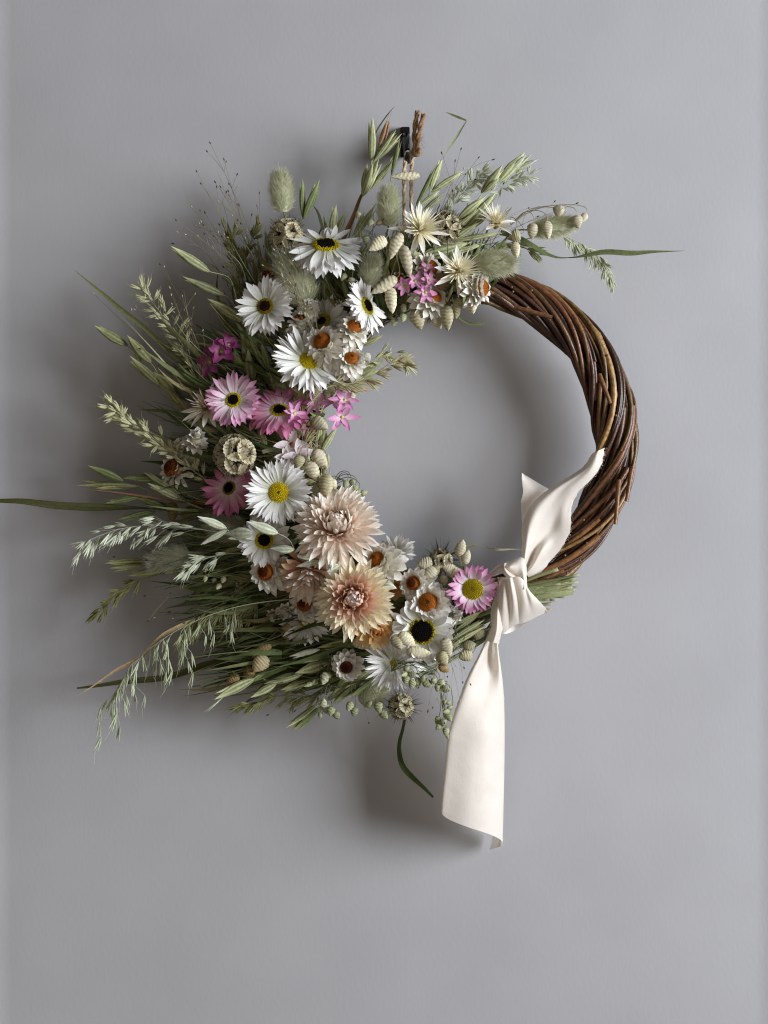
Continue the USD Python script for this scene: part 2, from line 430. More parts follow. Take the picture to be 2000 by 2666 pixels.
def build_ribbon():
    t = thing('ribbon', 'pale blush torn cloth ribbon knotted round the lower right of the willow ring', 'ribbon', P(1320, 1540, .07))
    # long hanging tail: a soft tube at the top that opens into a broad flat end
    L = [(1279, 1618), (1268, 1655), (1252, 1696), (1222, 1754), (1198, 1816), (1177, 1881), (1166, 1930), (1159, 2007), (1153, 2070), (1150, 2116)]
    Rg = [(1303, 1640), (1297, 1668), (1299, 1706), (1308, 1772), (1313, 1855), (1314, 1940), (1313, 2025), (1311, 2120), (1309, 2199)]
    A = 1.92
    def xf(u, v):
        a = (u - .5) * 2
        return .5 + .5 * math.sin(a * (1.2 + .5 * v * (1 if a > 0 else .55)) ) / math.sin(min(math.pi / 2, 1.2 + .5 * v * (1 if a > 0 else .55)))
    def dep(u, v):
        a = (u - .5) * 2
        base = .060 - .026 * v ** .8 - a * .017 * min(1, v * 1.6)
        arch = (.0125 + .006 * v) * math.cos(a * 1.45)
        val = -.034 * bump1(u, .53 + .08 * v, .24 + .10 * v) * max(0, 1 - (v / .58) ** 2) ** 2 * min(1, v * 6)
        soft = .0016 * math.sin(u * 11 + 2.3 * v) * (.35 + .5 * v) + .0012 * math.sin(9 * v + 4 * u) * v + .0006 * bump1(u, .62, .08) * v
        return max(.004, base + arch + val + soft)
    part(t, 'hanging_tail', sheet(L, Rg, dep, 56, 80, xf, .45, 3, -.04, 1.10), 'silk_cloth')
    g = G(); fray(g, [(1150, 2116), (1170, 2136), (1225, 2158), (1283, 2184), (1309, 2199)], .052, 8, 60, .0012, -.4)
    part(t, 'frayed_threads', g, 'jute')

    part(t, 'folded_corner', sheet([(1284, 2170), (1281, 2190), (1275, 2213)], [(1309, 2170), (1310, 2194), (1309, 2202)], lambda u, v: .006 + .010 * u, 8, 8, None, .2, 2), 'silk_cloth')

    # upper tail: a twisted leaf of cloth rising from the knot to a point over the willow
    L = [(1360, 1478), (1358, 1444), (1359, 1400), (1363, 1362), (1376, 1326), (1396, 1300), (1430, 1273), (1458, 1255), (1504, 1227), (1526, 1207), (1536, 1190), (1545, 1179)]
    Rg = [(1378, 1506), (1402, 1497), (1432, 1462), (1452, 1440), (1476, 1404), (1487, 1372), (1488, 1330), (1500, 1292), (1524, 1264), (1556, 1229), (1571, 1190), (1574, 1166)]
    def dep2(u, v):
        n1 = .009 * bump1(u, .16, .16) * (1 - v) + .0055 * bump1(u - .35 * v, .55, .13) * bump1(v, .22, .22)
        valley = -.0075 * bump1(u, .38 + .55 * v, .12) * bump1(v, .12, .20)
        pocket = -.0065 * bump1(u, .66, .15) * bump1(v, .34, .11)
        roll = .007 * math.cos((u - .45) * 3.0) * (.5 + .5 * v)
        return .066 + .004 * v + n1 + valley + pocket + roll + .004 * (v - .5) * (u - .5) + .0018 * math.sin(7 * v + 3 * u)
    part(t, 'upper_tail', sheet(L, Rg, dep2, 36, 56, None, .9, 5), 'silk_cloth')
    g = fray(G(), Rg[2:], .0712, 2, 130, .0013, 1)
    part(t, 'frayed_threads', g, 'jute')
    # the folded back corner behind it
    L = [(1360, 1400), (1358, 1350), (1357, 1306), (1361, 1288), (1360, 1258), (1359, 1231)]
    Rg = [(1372, 1395), (1385, 1340), (1408, 1302), (1432, 1278), (1420, 1268), (1362, 1233)]
    part(t, 'back_fold', sheet(L, Rg, lambda u, v: .058 + .004 * math.sin(2.2 * u + 1.5 * v) - .004 * u, 18, 24, None, .5, 6), 'silk_cloth')

    # fan of cloth from the knot to the lower right corner, pleated
    inner = [(1300, 1512), (1316, 1506), (1334, 1503), (1352, 1502), (1366, 1514), (1372, 1530)]
    outer = [(1294, 1650), (1305, 1653), (1330, 1634), (1352, 1624), (1364, 1622), (1396, 1607), (1428, 1591)]
    def dep3(u, v):       # v runs along the fan, u from the knot outwards
        v1, v2 = .24 + .05 * math.sin(2.6 * u), .50 - .10 * (1 - u) + .04 * math.sin(4 * u)
        k, w_, h = (v / v1, v1, .0062) if v < v1 else ((v - v1) / (v2 - v1), v2 - v1, .0075) if v < v2 else ((v - v2) / (1 - v2), 1 - v2, .0050)
        f1 = h * max(0, math.sin(math.pi * min(1, max(0, k)))) ** .7 * (1 - .55 * u ** 3); f2 = -.004 * u * bump1(v, .74, .05) * (1 - u) * 2
        pinch = math.sin(math.pi * min(1, .15 + .75 * u))
        return .082 - .030 * u ** 2.4 + .011 * math.sin(math.pi * (.1 + .8 * v)) - .010 * v * u + (f1 + f2) * pinch + .0012 * math.sin(6 * u + 4 * v)
    part(t, 'knot_fan', sheet(inner, outer, dep3, 40, 70, None, .5, 9), 'silk_cloth')
    # left drop that runs from the knot into the hanging tail
    L = [(1296, 1502), (1292, 1540), (1281, 1575), (1278, 1610), (1277, 1640), (1264, 1668)]
    Rg = [(1322, 1504), (1320, 1545), (1316, 1590), (1311, 1625), (1304, 1656), (1299, 1676)]
    part(t, 'knot_drop', sheet(L, Rg, lambda u, v: .074 - .006 * v + .011 * math.sin(math.pi * min(1, max(0, u))) + .0028 * math.sin(u * 7 - 3 * v), 22, 36, None, .4, 4), 'silk_cloth')
    # band wrapped over the knot, from the neck down to the left lobe
    L = [(1374, 1534), (1372, 1500), (1371, 1474), (1362, 1452), (1342, 1455), (1318, 1463), (1300, 1470), (1284, 1482), (1274, 1491)]
    Rg = [(1352, 1534), (1349, 1516), (1338, 1505), (1330, 1500), (1322, 1492), (1313, 1487), (1303, 1490), (1294, 1497), (1282, 1500)]
    def dep4(u, v):
        return .078 + .014 * math.sin(math.pi * min(1, max(0, .08 + .86 * u))) - .012 * max(0, v - .55) / .45 + .0022 * math.sin(u * 6 + 5 * v)
    part(t, 'knot_band', sheet(L, Rg, dep4, 26, 56, None, .3, 7), 'silk_cloth')
    # rolled fold across the band
    L = [(1304, 1470), (1306, 1486), (1316, 1500), (1332, 1512), (1350, 1518)]
    Rg = [(1322, 1464), (1322, 1478), (1330, 1490), (1346, 1500), (1362, 1512)]
    part(t, 'knot_roll', sheet(L, Rg, lambda u, v: .0865 + .006 * math.sin(math.pi * u) - .006 * (2 * v - 1) ** 2, 14, 26, None, .2, 7), 'silk_cloth')
    # the part of the knot that goes round behind the ring
    L = [(1372, 1530), (1350, 1500), (1300, 1500), (1285, 1520)]
    Rg = [(1428, 1591), (1370, 1622), (1310, 1650), (1280, 1600)]
    part(t, 'back_wrap', sheet(L, Rg, lambda u, v: .022 + .03 * abs(2 * v - 1) ** 1.5, 12, 20, None, .3, 12), 'silk_cloth')


build_ribbon()

# ------------------------------------------------------------------ flowers
WHITE, WARM = lin(242, 240, 237), lin(236, 230, 216)


def disc(t, c, n, r, col_edge, col_mid, col_core, rings=(.62, .18), dome=.28, nb=150, name='flower_centre'):
    g = G(); t1, t2, n = basis(n)
    prof = [(r * f, r * dome * (.6 - .9 * f ** 2.4)) for f in (.01, .15, .3, .45, .6, .75, .9, 1.0)] + [(r * 1.02, -r * .5)]
    cols = [col_core if f < rings[1] else col_mid if f < rings[0] else col_edge for f in (.01, .15, .3, .45, .6, .75, .9, 1, 1)]
    lathe(c, n, prof, np.array(cols) * .8, 18, g)
    for i in range(nb):
        f = math.sqrt((i + .5) / nb); a = i * 2.39996
        x = f * r
        h = r * dome * (.6 - .9 * f ** 2.4)
        p = c + x * (math.cos(a) * t1 + math.sin(a) * t2) + h * n
        ax = unit(n + .4 * f * (math.cos(a) * t1 + math.sin(a) * t2))
        b = r * .062
        col = col_core if f < rings[1] else col_mid if f < rings[0] + RNG.uniform(-.04, .04) else col_edge
        lathe(p, ax, [(b * .9, -b), (b, b * .8), (b * .55, b * 1.7), (b * .05, b * 1.75)], np.asarray(col) * RNG.uniform(.7, 1.25), 5, g)
    part(t, name, g, 'flower_disc')


YEL, OCH, BLK, ORG, BRN = lin(214, 190, 30), lin(150, 128, 24), lin(20, 15, 12), lin(178, 104, 34), lin(92, 44, 20)


def daisy(label, at, d, n, R, dr, e0, cols, shape='pointed', W=17, N=30, layers=2, dcol=(YEL * .85, BLK, BLK), rings=(.66, .2), dome=.30, kap=.12, group=None, droop=0.0, cup=.22, name='paper_daisy', cat='flower', gap=None):
    x, y = px(*at); c = P(x, y, d); n = nv(*n); Rm, drm = R * S, dr * S
    t = thing(name, label, cat, c, group)
    t1, t2, nn = basis(n)
    N = int(N * 1.4); W *= .76; layers += 1
    for l in range(layers):
        for i in range(N):
            az = (i + .5 * l + RNG.uniform(-.42, .42)) * 2 * math.pi / N
            if gap and gap[0] < (az % 6.2832) < gap[1] and RNG.random() < gap[2]: continue
            ln = (Rm - drm * .9) * RNG.uniform(.78, 1.10) * (1 - .07 * l)
            e = e0 + RNG.gauss(0, .15) + (.16 - .15 * l) - droop * max(0, -math.sin(az))
            sh = RNG.uniform(.9, 1.06)
            g = petal(c, n, az, ln, W * S * RNG.uniform(.8, 1.15), e, kap + RNG.gauss(0, .22) + (RNG.gauss(0, .6) if RNG.random() < .15 else 0), drm * .93, [np.asarray(q) * sh for q in cols], shape, cup * RNG.uniform(.4, 1.6), 5, 3, -drm * .12 * (l + .5), .05, RNG.gauss(0, .42))
            part(t, 'petal', g, 'papery_petal')
    # green cup behind
    lathe(c, n, [(drm * .9, -.0005), (drm * 1.0, -drm * .35), (drm * .6, -drm * .8), (drm * .1, -drm * 1.0)], lin(120, 124, 84), 10, g2 := G())
    part(t, 'calyx', g2, 'dry_grass')
    disc(t, c, n, drm, *dcol, rings=rings, dome=dome)
    return t


Wc = [lin(196, 198, 170), WHITE, WHITE]
PKc = [lin(246, 238, 240), lin(238, 206, 222), lin(216, 146, 184)]
PKd = [lin(236, 214, 220), lin(222, 152, 182), lin(196, 104, 150)]
DW = 'white paper daisies of the wreath'
daisy('large white paper daisy drooping below the round pod, black disc facing up', (2, 1240, 652), .078, (.04, .80), 101, 33, -.32, Wc, W=24, N=24, droop=.30)
daisy('white paper daisy with black-brown disc beside the three long green oats', (2, 803, 1098), .076, (-.22, .22), 76, 21, .0, Wc, W=19, N=25, dcol=(OCH, BRN * .3, BLK))
daisy('white paper daisy seen almost edge-on, disc turned to the right', (2, 1540, 1095), .084, (.80, .28), 71, 23, -.28, Wc, W=17, N=26)
daisy('half hidden white daisy, black disc in a broad yellow band', (2, 1215, 1208), .064, (-.42, .40), 72, 23, -.08, [q * .93 for q in Wc], W=20, N=22, dcol=(YEL * .8, YEL * .7, BLK), rings=(.5, .48))
daisy('white paper daisy with plain mustard yellow disc at the hole\'s upper left', (2, 1118, 1490), .088, (.30, .42), 92, 24, -.05, Wc, W=17, N=30, dcol=(YEL * .8, YEL * .75, YEL * .7))
daisy('big open white daisy facing front, bright yellow disc with tiny dark centre', (4, 624, 918), .094, (-.06, .04), 84, 25, .06, Wc, W=15, N=34, layers=3, dcol=(YEL, YEL, BRN * .4), rings=(.8, .13))
daisy('white daisy with black disc partly covered by pale oats', (4, 520, 1262), .080, (0, .14), 68, 23, .08, Wc, W=20, N=24)
daisy('broad petalled white daisy with large black disc ringed in yellow, below the strawflowers', (7, 550, 950), .096, (-.10, .12), 80, 32, .06, Wc, 'blunt', W=29, N=19, dcol=(YEL * .9, BLK, BLK), rings=(.84, .2), dome=.2)
daisy('spiky narrow petalled white daisy above the hanging quaking grass', (7, 345, 1180), .086, (.16, .36), 78, 9, .12, Wc, 'lance', W=12, N=30, layers=2, dcol=(YEL, YEL, YEL), kap=-.1)
daisy('small white daisy side-on at the hole\'s lower edge, behind an orange centred flower', (7, 356, 384), .070, (-.35, .66), 56, 13, -.05, Wc, W=12, N=24, dcol=(YEL, BLK, BLK))
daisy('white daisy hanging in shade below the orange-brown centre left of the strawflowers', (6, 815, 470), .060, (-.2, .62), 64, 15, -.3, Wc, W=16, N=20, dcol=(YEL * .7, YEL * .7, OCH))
daisy('light pink daisy with white throat, black disc in yellow ring, farthest up', (4, 296, 252), .082, (-.10, .26), 72, 20, -.02, PKc, W=19, N=24, dcol=(YEL, BLK, BLK), rings=(.66, .2))
daisy('deeper pink daisy seen from below its disc, beside the magenta stars', (4, 628, 322), .080, (-.03, .66), 80, 22, -.22, PKd, W=20, N=22, dcol=(YEL * .9, BLK, BLK), rings=(.66, .2), droop=.1)
daisy('pink daisy turned left under the round pod, beside the big white daisy', (4, 266, 886), .074, (-.42, .32), 76, 19, -.18, PKd, W=20, N=21, dcol=(OCH, BLK, BLK), rings=(.7, .2))
daisy('pink daisy with wide yellow disc touching the ribbon knot', (7, 915, 648), .092, (0, .06), 64, 26, .18, [lin(236, 226, 230), lin(222, 178, 202), lin(198, 112, 164)], 'lance', W=19, N=17, layers=3, dcol=(YEL * .72, YEL * .6, OCH * .8), rings=(.72, .25), dome=.34)


def straw(label, at, d, n, R, core, mid, outer, N=120, open_=1.0, inc=1.0, seed=1, gap=None, W=19):
    x, y = px(*at); c = P(x, y, d); n = nv(*n); Rm = R * S; R_ = random.Random(seed)
    t = thing('strawflower', label, 'flower', c)
    for i in range(N):
        f = (i + .5) / N; az = i * 2.39996 + R_.uniform(-.12, .12)
        if gap and gap[0] < (az % 6.2832) < gap[1] and f > .3: continue
        e0 = np.interp(f, [0, .25, .45, 1], [1.42, 1.12, .80, .0]) * open_ + R_.gauss(0, .06)
        kap = np.interp(f, [0, .24, .45, 1], [1.05 * inc, 1.15 * inc, .15, -.25]) + R_.gauss(0, .12)
        L = Rm * np.interp(f, [0, .25, .5, 1], [.46, .60, .70, .82]) * R_.uniform(.85, 1.12)
        r0 = Rm * np.interp(f, [0, .25, 1], [.02, .19, .25]); h0 = Rm * np.interp(f, [0, 1], [.16, -.18])
        col = [np.asarray(a) * R_.uniform(.93, 1.05) for a in (core if f < .22 else mid if f < .5 else outer)]
        g = petal(c, n, az, L, W * S * np.interp(f, [0, .4, 1], [1.15, 1.15, 1.2]) * R_.uniform(.8, 1.15), e0, kap, r0, col, 'pointed' if f > .35 else 'ovate', .45 if f > .35 else .8, 6, 3, h0, .05, R_.gauss(0, .30))
        part(t, 'petal', g, 'strawflower_bract')
    part(t, 'receptacle', lathe(c, n, [(.0001, Rm * .2), (Rm * .2, Rm * .12), (Rm * .28, -Rm * .15), (Rm * .1, -Rm * .3)], outer[0] * .8, 14), 'flower_disc')


PE = [lin(248, 208, 178), lin(252, 231, 213), lin(253, 244, 234)]
PI = [lin(230, 170, 142), lin(246, 222, 204), lin(252, 240, 230)]
straw('large peach strawflower with upright incurved heart at the hole\'s lower left', (4, 1040, 1165), .092, (.05, .40), 109, PI, PE, PE, 270, 1.0, 1.05, 2, W=15)
straw('round cream and peach strawflower with a rosy swirled heart, lowest of the large ones', (6, 1165, 300), .098, (-.05, .06), 97, [lin(198, 130, 112), lin(228, 190, 178), lin(246, 234, 228)], [lin(222, 152, 124), lin(238, 196, 168), lin(246, 226, 206)], [lin(244, 206, 158), lin(250, 232, 196), lin(252, 242, 218)], 260, .97, 1.0, 5, W=14.5)
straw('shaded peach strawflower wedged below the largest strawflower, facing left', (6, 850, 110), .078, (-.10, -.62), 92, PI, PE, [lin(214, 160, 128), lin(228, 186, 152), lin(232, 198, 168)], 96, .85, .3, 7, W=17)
straw('small golden strawflower bud tucked under the rosy strawflower', (6, 1320, 510), .090, (.30, -.30), 58, [lin(222, 168, 110)] * 3, [lin(232, 190, 128)] * 3, [lin(232, 200, 148)] * 3, 44, .9, .9, 9, W=20)
straw('little apricot strawflower peeping between two orange centred white flowers', (7, 352, 615), .070, (.2, -.45), 48, [lin(222, 160, 100)] * 3, [lin(228, 180, 110)] * 3, [lin(232, 192, 124)] * 3, 26, .6, .4, 10, W=18)


def everlasting(label, at, d, n, R, dome, layers=4, M_=13, dcol=(ORG * 1.1, ORG * .85, BRN * 1.2), seed=0, name='winged_everlasting', cols=None, tight=0., grp=None):
    x, y = px(*at); c = P(x, y, d); n = nv(*n); R *= S; dome *= S; R_ = random.Random(seed + 100)
    t = thing(name, label, 'flower', c, grp)
    cols = cols or [lin(214, 208, 190), WARM, WHITE]
    if dome:
        disc(t, c + n * R * .16, n, dome * 1.08, *dcol, rings=(.62, .22), dome=.72, nb=100)
    for l in range(layers):
        k = l / max(1, layers - 1)
        for i in range(M_):
            az = (i + .5 * l + R_.uniform(-.2, .2)) * 2 * math.pi / M_
            e0 = (.72 if dome else 1.0) - (.95 if dome else 1.15) * k + R_.gauss(0, .1) + tight; kap = .1 - .55 * k + R_.gauss(0, .15) + tight * .8
            L = R * (.58 + .14 * k) * R_.uniform(.85, 1.1)
            g = petal(c, n, az, L, R * .44 * R_.uniform(.85, 1.15), e0, kap, (dome * 1.1 or R * .12) * (.85 + .1 * k) + R * .1 * k, [a * R_.uniform(.92, 1.03) for a in cols], 'ovate', .5, 4, 3, -R * (.12 + .75 * k), .02, R_.gauss(0, .2))
            part(t, 'bract', g, 'papery_petal')
    part(t, 'receptacle', lathe(c, n, [(.0001, -R * .05), ((dome or R * .3) * .9, -R * .12), (R * .42, -R * .6), (R * .15, -R * 1.0)], lin(190, 184, 160), 12), 'flower_disc')


everlasting('white everlasting with the largest orange dome, above the yellow daisy', (2, 1215, 1352), .094, (-.42, .48), 47, 20, seed=1)
everlasting('white everlasting with orange dome in the upper right of its group of three', (2, 1445, 1245), .092, (.32, .52), 38, 16, seed=2)
everlasting('white everlasting with orange dome, lowest of the group of three', (2, 1424, 1474), .094, (.18, .42), 38, 15, seed=3)
everlasting('white everlasting lying sideways at the start of the bare willow, orange end to the right', (1, 985, 1352), .084, (.94, .06), 40, 19, 5, seed=4)
everlasting('white everlasting with dark orange edge behind the pink star cluster at the top', (1, 618, 1205), .072, (.82, .30), 40, 17, seed=5)
everlasting('white everlasting under the pink stars, rusty dome turned right', (1, 640, 1420), .076, (.62, .40), 42, 16, seed=6)
everlasting('white everlasting with brown-red dome left of the shaded peach strawflower', (4, 530, 1490), .080, (-.40, .12), 46, 19, dcol=(ORG, BRN, BRN * .7), seed=7)
everlasting('white everlasting with orange dome at the hole beside the peach strawflower', (4, 1332, 1400), .090, (-.55, .42), 50, 17, seed=8)
everlasting('white everlasting with brown-orange dome below the round seed cluster', (7, 487, 605), .088, (-.45, .16), 42, 16, dcol=(ORG, BRN, BRN), seed=9)
everlasting('full white everlasting with coppery dome right above the large black disc', (7, 594, 742), .096, (-.12, .14), 50, 21, dcol=(ORG, ORG * .8, BRN), M_=16, seed=10)
everlasting('single white everlasting with dark maroon centre at the lower edge', (6, 1112, 795), .080, (-.02, -.12), 38, 14, 3, dcol=(BRN, lin(60, 20, 14), BLK), seed=11)
everlasting('rust red everlasting peeping out behind the fluffy tail at the upper left', (2, 825, 870), .058, (-.55, .60), 26, 17, 2, 10, dcol=(ORG * .7, BRN * 1.3, BRN), seed=12)
everlasting('white everlasting pointing up, rust dome hidden under the dark centred daisy', (2, 1060, 1188), .072, (0, .82), 38, 13, dcol=(ORG * .8, BRN * 1.4, BRN), seed=13)
everlasting('closed white everlasting beneath the fluffy tail', (2, 1125, 1090), .080, (.12, .45), 36, 0, 4, 11, seed=14, tight=.15)
everlasting('crumpled white everlasting cup left of the round pod, under the cream flower', (3, 1005, 1335), .072, (.26, .70), 38, 0, 4, 12, seed=15, tight=.25)
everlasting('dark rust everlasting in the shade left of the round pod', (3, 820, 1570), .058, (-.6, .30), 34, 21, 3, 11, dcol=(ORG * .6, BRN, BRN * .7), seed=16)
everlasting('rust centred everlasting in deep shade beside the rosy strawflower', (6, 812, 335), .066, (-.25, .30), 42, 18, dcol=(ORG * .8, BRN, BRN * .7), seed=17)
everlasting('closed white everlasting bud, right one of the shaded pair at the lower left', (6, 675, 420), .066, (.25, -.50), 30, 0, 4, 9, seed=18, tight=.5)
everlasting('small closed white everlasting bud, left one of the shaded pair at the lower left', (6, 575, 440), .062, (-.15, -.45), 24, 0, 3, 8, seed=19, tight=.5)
everlasting('cluster of closed white everlasting bracts left of the ribbon, above the cut stems', (7, 790, 835), .080, (.30, .10), 32, 0, 4, 10, seed=20, tight=.35)
everlasting('small orange everlasting above the magenta stars, between papery pods', (1, 385, 1280), .070, (.2, .6), 18, 11, 2, 8, seed=21)
everlasting('pale shaded everlasting at the left edge above the drooping oats', (6, 340, 250), .052, (-.2, -.2), 24, 0, 3, 8, seed=22, tight=.4)
everlasting('white everlasting half hidden behind the white cup and green panicle', (3, 880, 1400), .060, (-.4, .4), 34, 0, 4, 11, seed=23, tight=.1)


def cream(label, at, d, n, R, seed, cols, N=120, big=9, low=-.2, core=.5):
    x, y = px(*at); c = P(x, y, d); n = nv(*n); R *= S; R_ = random.Random(seed)
    t = thing('cream_everlasting', label, 'flower', c)
    for i in range(N):
        f = (i + .5) / N; az = i * 2.39996
        part(t, 'petal', petal(c, n, az, R * (core + .36 * f) * R_.uniform(.85, 1.1), R * .055, 1.45 - .85 * f + R_.gauss(0, .1), -.1, R * .10 * f, [a * R_.uniform(.9, 1.05) for a in cols], 'lance', .3, 4, 3, 0, .02), 'papery_petal')
    for i in range(big):
        az = i * 2 * math.pi / big + R_.uniform(-.3, .3)
        part(t, 'petal', petal(c, n, az, R * R_.uniform(.75, 1.08), R * .22 * R_.uniform(.8, 1.2), .25 + low * R_.random() + R_.gauss(0, .15), R_.gauss(-.1, .3), R * .08, [cols[0], WARM, WHITE], 'lance', .3, 5, 3, -R * .08, .04, R_.gauss(0, .3)), 'papery_petal')
    part(t, 'calyx', lathe(c, n, [(R * .18, 0), (R * .2, -R * .12), (R * .06, -R * .3)], lin(170, 160, 110), 10), 'dry_grass')


CR = [lin(236, 222, 172), lin(246, 238, 206), lin(248, 244, 230)]
cream('creamy feathered everlasting below the twine at the top of the wreath', (1, 535, 935), .082, (.34, .34), 72, 1, CR, big=11)
cream('creamy feathered everlasting by the fluffy tail where the bare willow begins', (1, 815, 1235), .086, (.30, .10), 70, 2, CR, big=8)
cream('cream everlasting opening upward among oats at the upper right', (1, 1085, 880), .072, (.10, .72), 62, 3, CR, 40, 10, .2)
cream('beige spiky everlasting touching the light pink daisy', (3, 1070, 1135), .074, (-.30, .38), 62, 4, [lin(186, 160, 124), lin(214, 196, 164), lin(224, 212, 188)], 46, 14, -.1, .45)


def star(g_label, items, d, R, cols, seed, name='star_flower_sprig', N=6, W=11, centre=lin(206, 196, 120)):
    R_ = random.Random(seed); x, y = px(*items[0][:3])
    t = thing(name, g_label, 'flower', P(x, y, d))
    for z, X, Y, nx, nz, k in items:
        x, y = px(z, X, Y); c = P(x, y, d + R_.uniform(-.003, .003)); n = nv(nx, nz)
        f = part(t, 'blossom', lathe(c, n, [(.0001, .0016), (.0011, .0012), (.0016, .0002), (.0008, -.002), (.0004, -.006)], centre, 8), 'flower_disc')
        for l in range(2):
            for i in range(N - 2 * l):
                az = (i + .5 * l + R_.uniform(-.2, .2)) * 2 * math.pi / (N - 2 * l)
                part(f, 'petal', petal(c, n, az, R * S * k * R_.uniform(.8, 1.05) * (1 - .25 * l), W * S * k, .25 + .35 * l + R_.gauss(0, .12), R_.gauss(-.1, .2), .0008, [a * R_.uniform(.9, 1.05) for a in cols], 'lance', .4, 5, 3, 0, .03, R_.gauss(0, .3)), 'papery_petal')
    return t


MG = [lin(238, 218, 228), lin(224, 158, 198), lin(206, 118, 178)]
star('cluster of small pink star flowers between pods at the top of the wreath', [(1, 430, 1345, -.2, .1, 1), (1, 500, 1305, .1, .3, 1), (1, 575, 1385, .15, -.1, 1.15), (1, 600, 1300, .45, .3, .9), (1, 585, 1215, .2, .75, .9)], .088, 27, MG, 1, W=12)
star('dull magenta star flowers in shade at the upper left among oats', [(2, 490, 1425, .1, .1, 1.25), (2, 405, 1500, -.4, -.1, 1.2), (2, 540, 1375, .4, .4, 1.)], .062, 34, [lin(190, 136, 164), lin(150, 66, 118), lin(132, 50, 104)], 2, W=20, N=5)
star('bright magenta star flowers at the hole\'s left edge', [(4, 895, 275, -.3, .3, 1.1), (4, 1100, 255, .1, .3, 1.1), (4, 1080, 375, .1, -.1, 1.2), (4, 1015, 270, -.2, .6, .8), (4, 735, 350, .3, .3, .9)], .084, 36, MG, 3, W=12)
star('tiny white-pink flowers with ochre centres above the big white daisy', [(4, 716, 570, 0, .3, 1.15), (4, 770, 652, .3, .2, 1.1), (4, 690, 660, -.2, .0, .9)], .080, 42, [lin(226, 206, 206), lin(230, 220, 220), lin(226, 210, 212)], 4, N=4, W=19, centre=ORG * .9)
star('faded pinkish small flower under the deeper pink daisy', [(4, 460, 385, -.2, .2, 1.), (4, 835, 440, .1, .3, 1.0)], .068, 38, [lin(190, 150, 150), lin(200, 150, 160), lin(190, 130, 150)], 6, N=5, W=17, centre=BRN)


def scabiosa(label, at, d, R, seed, tilt=(0, 0), tone=1.0, cups=20, bristle=.12, green=0.):
    x, y = px(*at); c = P(x, y, d); R *= S; R_ = random.Random(seed)
    t = thing('starflower_seed_pod', label, 'seed pod', c)
    bei = lin(232, 222, 190) * tone; dk = lin(44, 34, 30) * tone
    part(t, 'core', lathe(c, (0, -1, 0), [(R * .62 * math.sin(a), R * .62 * math.cos(a)) for a in np.linspace(.02, 3.12, 9)], lin(120, 112, 80) * tone, 14), 'flower_disc')
    fr = basis(nv(*tilt))
    for i in range(cups):
        f = 1 - 1.65 * (i + .5) / cups
        rr = math.sqrt(max(0, 1 - f * f)); a = i * 2.39996 + seed
        n = unit(fr[2] * f + rr * (math.cos(a) * fr[0] + math.sin(a) * fr[1]))
        p = c + n * R * .58
        seg = 40; cr = R * .47 * R_.uniform(.9, 1.1)
        u = unit(np.cross(n, [.3, .2, .9])); w = np.cross(n, u); aa = np.arange(seg) * 2 * math.pi / seg
        rows, cols = [], []
        for q, (r_, h_) in enumerate([(.12, .10), (.45, .16), (.80, .24), (1.0, .34)]):
            rr_ = r_ * cr * (1 + (.035 * (-1) ** np.arange(seg) if q == 3 else np.zeros(seg)))
            rows.append(p + h_ * cr * n + rr_[:, None] * (np.cos(aa)[:, None] * u + np.sin(aa)[:, None] * w))
            stripe = np.where(np.arange(seg) % 2 == 0, 1.0, .74 if q else .45)[:, None]
            cols.append(bei * stripe * (.6 + .4 * min(1, q / 1.2)) * R_.uniform(.95, 1.05) + green * np.array([-.05, .05, -.05]))
        g = G().add(np.vstack(rows), grid_faces(4, seg, True), np.vstack(cols))
        cp = part(t, 'cup', g, 'seed_cup')
        g = G()
        for k in range(5):
            b = k * 2 * math.pi / 5 + i
            e = unit(n * .75 + .7 * (math.cos(b) * u + math.sin(b) * w))
            tube([p + n * cr * .05, p + e * cr * .35, p + e * cr * .8], [cr * .085, cr * .06, cr * .012], dk, 4, g, caps=False)
        part(cp, 'awns', g, 'flower_disc')
    if bristle:
        pts, cnt, wd = G(), 0, 0
        for i in range(170):
            n = unit([R_.gauss(0, 1), -abs(R_.gauss(0, .7)), R_.gauss(0, 1)])
            tube([c + n * R * .8, c + n * R * (1.0 + bristle * R_.random())], [.00016, .00006], dk * 1.6, 3, pts, caps=False)
        part(t, 'bristles', pts, 'flower_disc', kind='stuff')


scabiosa('round papery seed pod at the upper left, behind the drooping daisy', (2, 960, 592), .062, 50, 1, (0, .35))
scabiosa('round papery seed pod with dark stars beside the big white daisy', (4, 305, 655), .078, 60, 2, (.05, .05), cups=19)
scabiosa('lilac-grey papery seed pod behind the feathered cream flower at the top', (1, 725, 920), .066, 46, 3, (.2, .2), .95)
scabiosa('hanging greenish seed pod with spiky bracts under the wreath', (7, 400, 1490), .060, 38, 4, (-.1, -.2), .95, 20, .5, .15)
scabiosa('spidery seed pod among pale pods at the hole\'s lower edge', (7, 685, 440), .074, 34, 5, (.1, .3), .9, 16, .8)


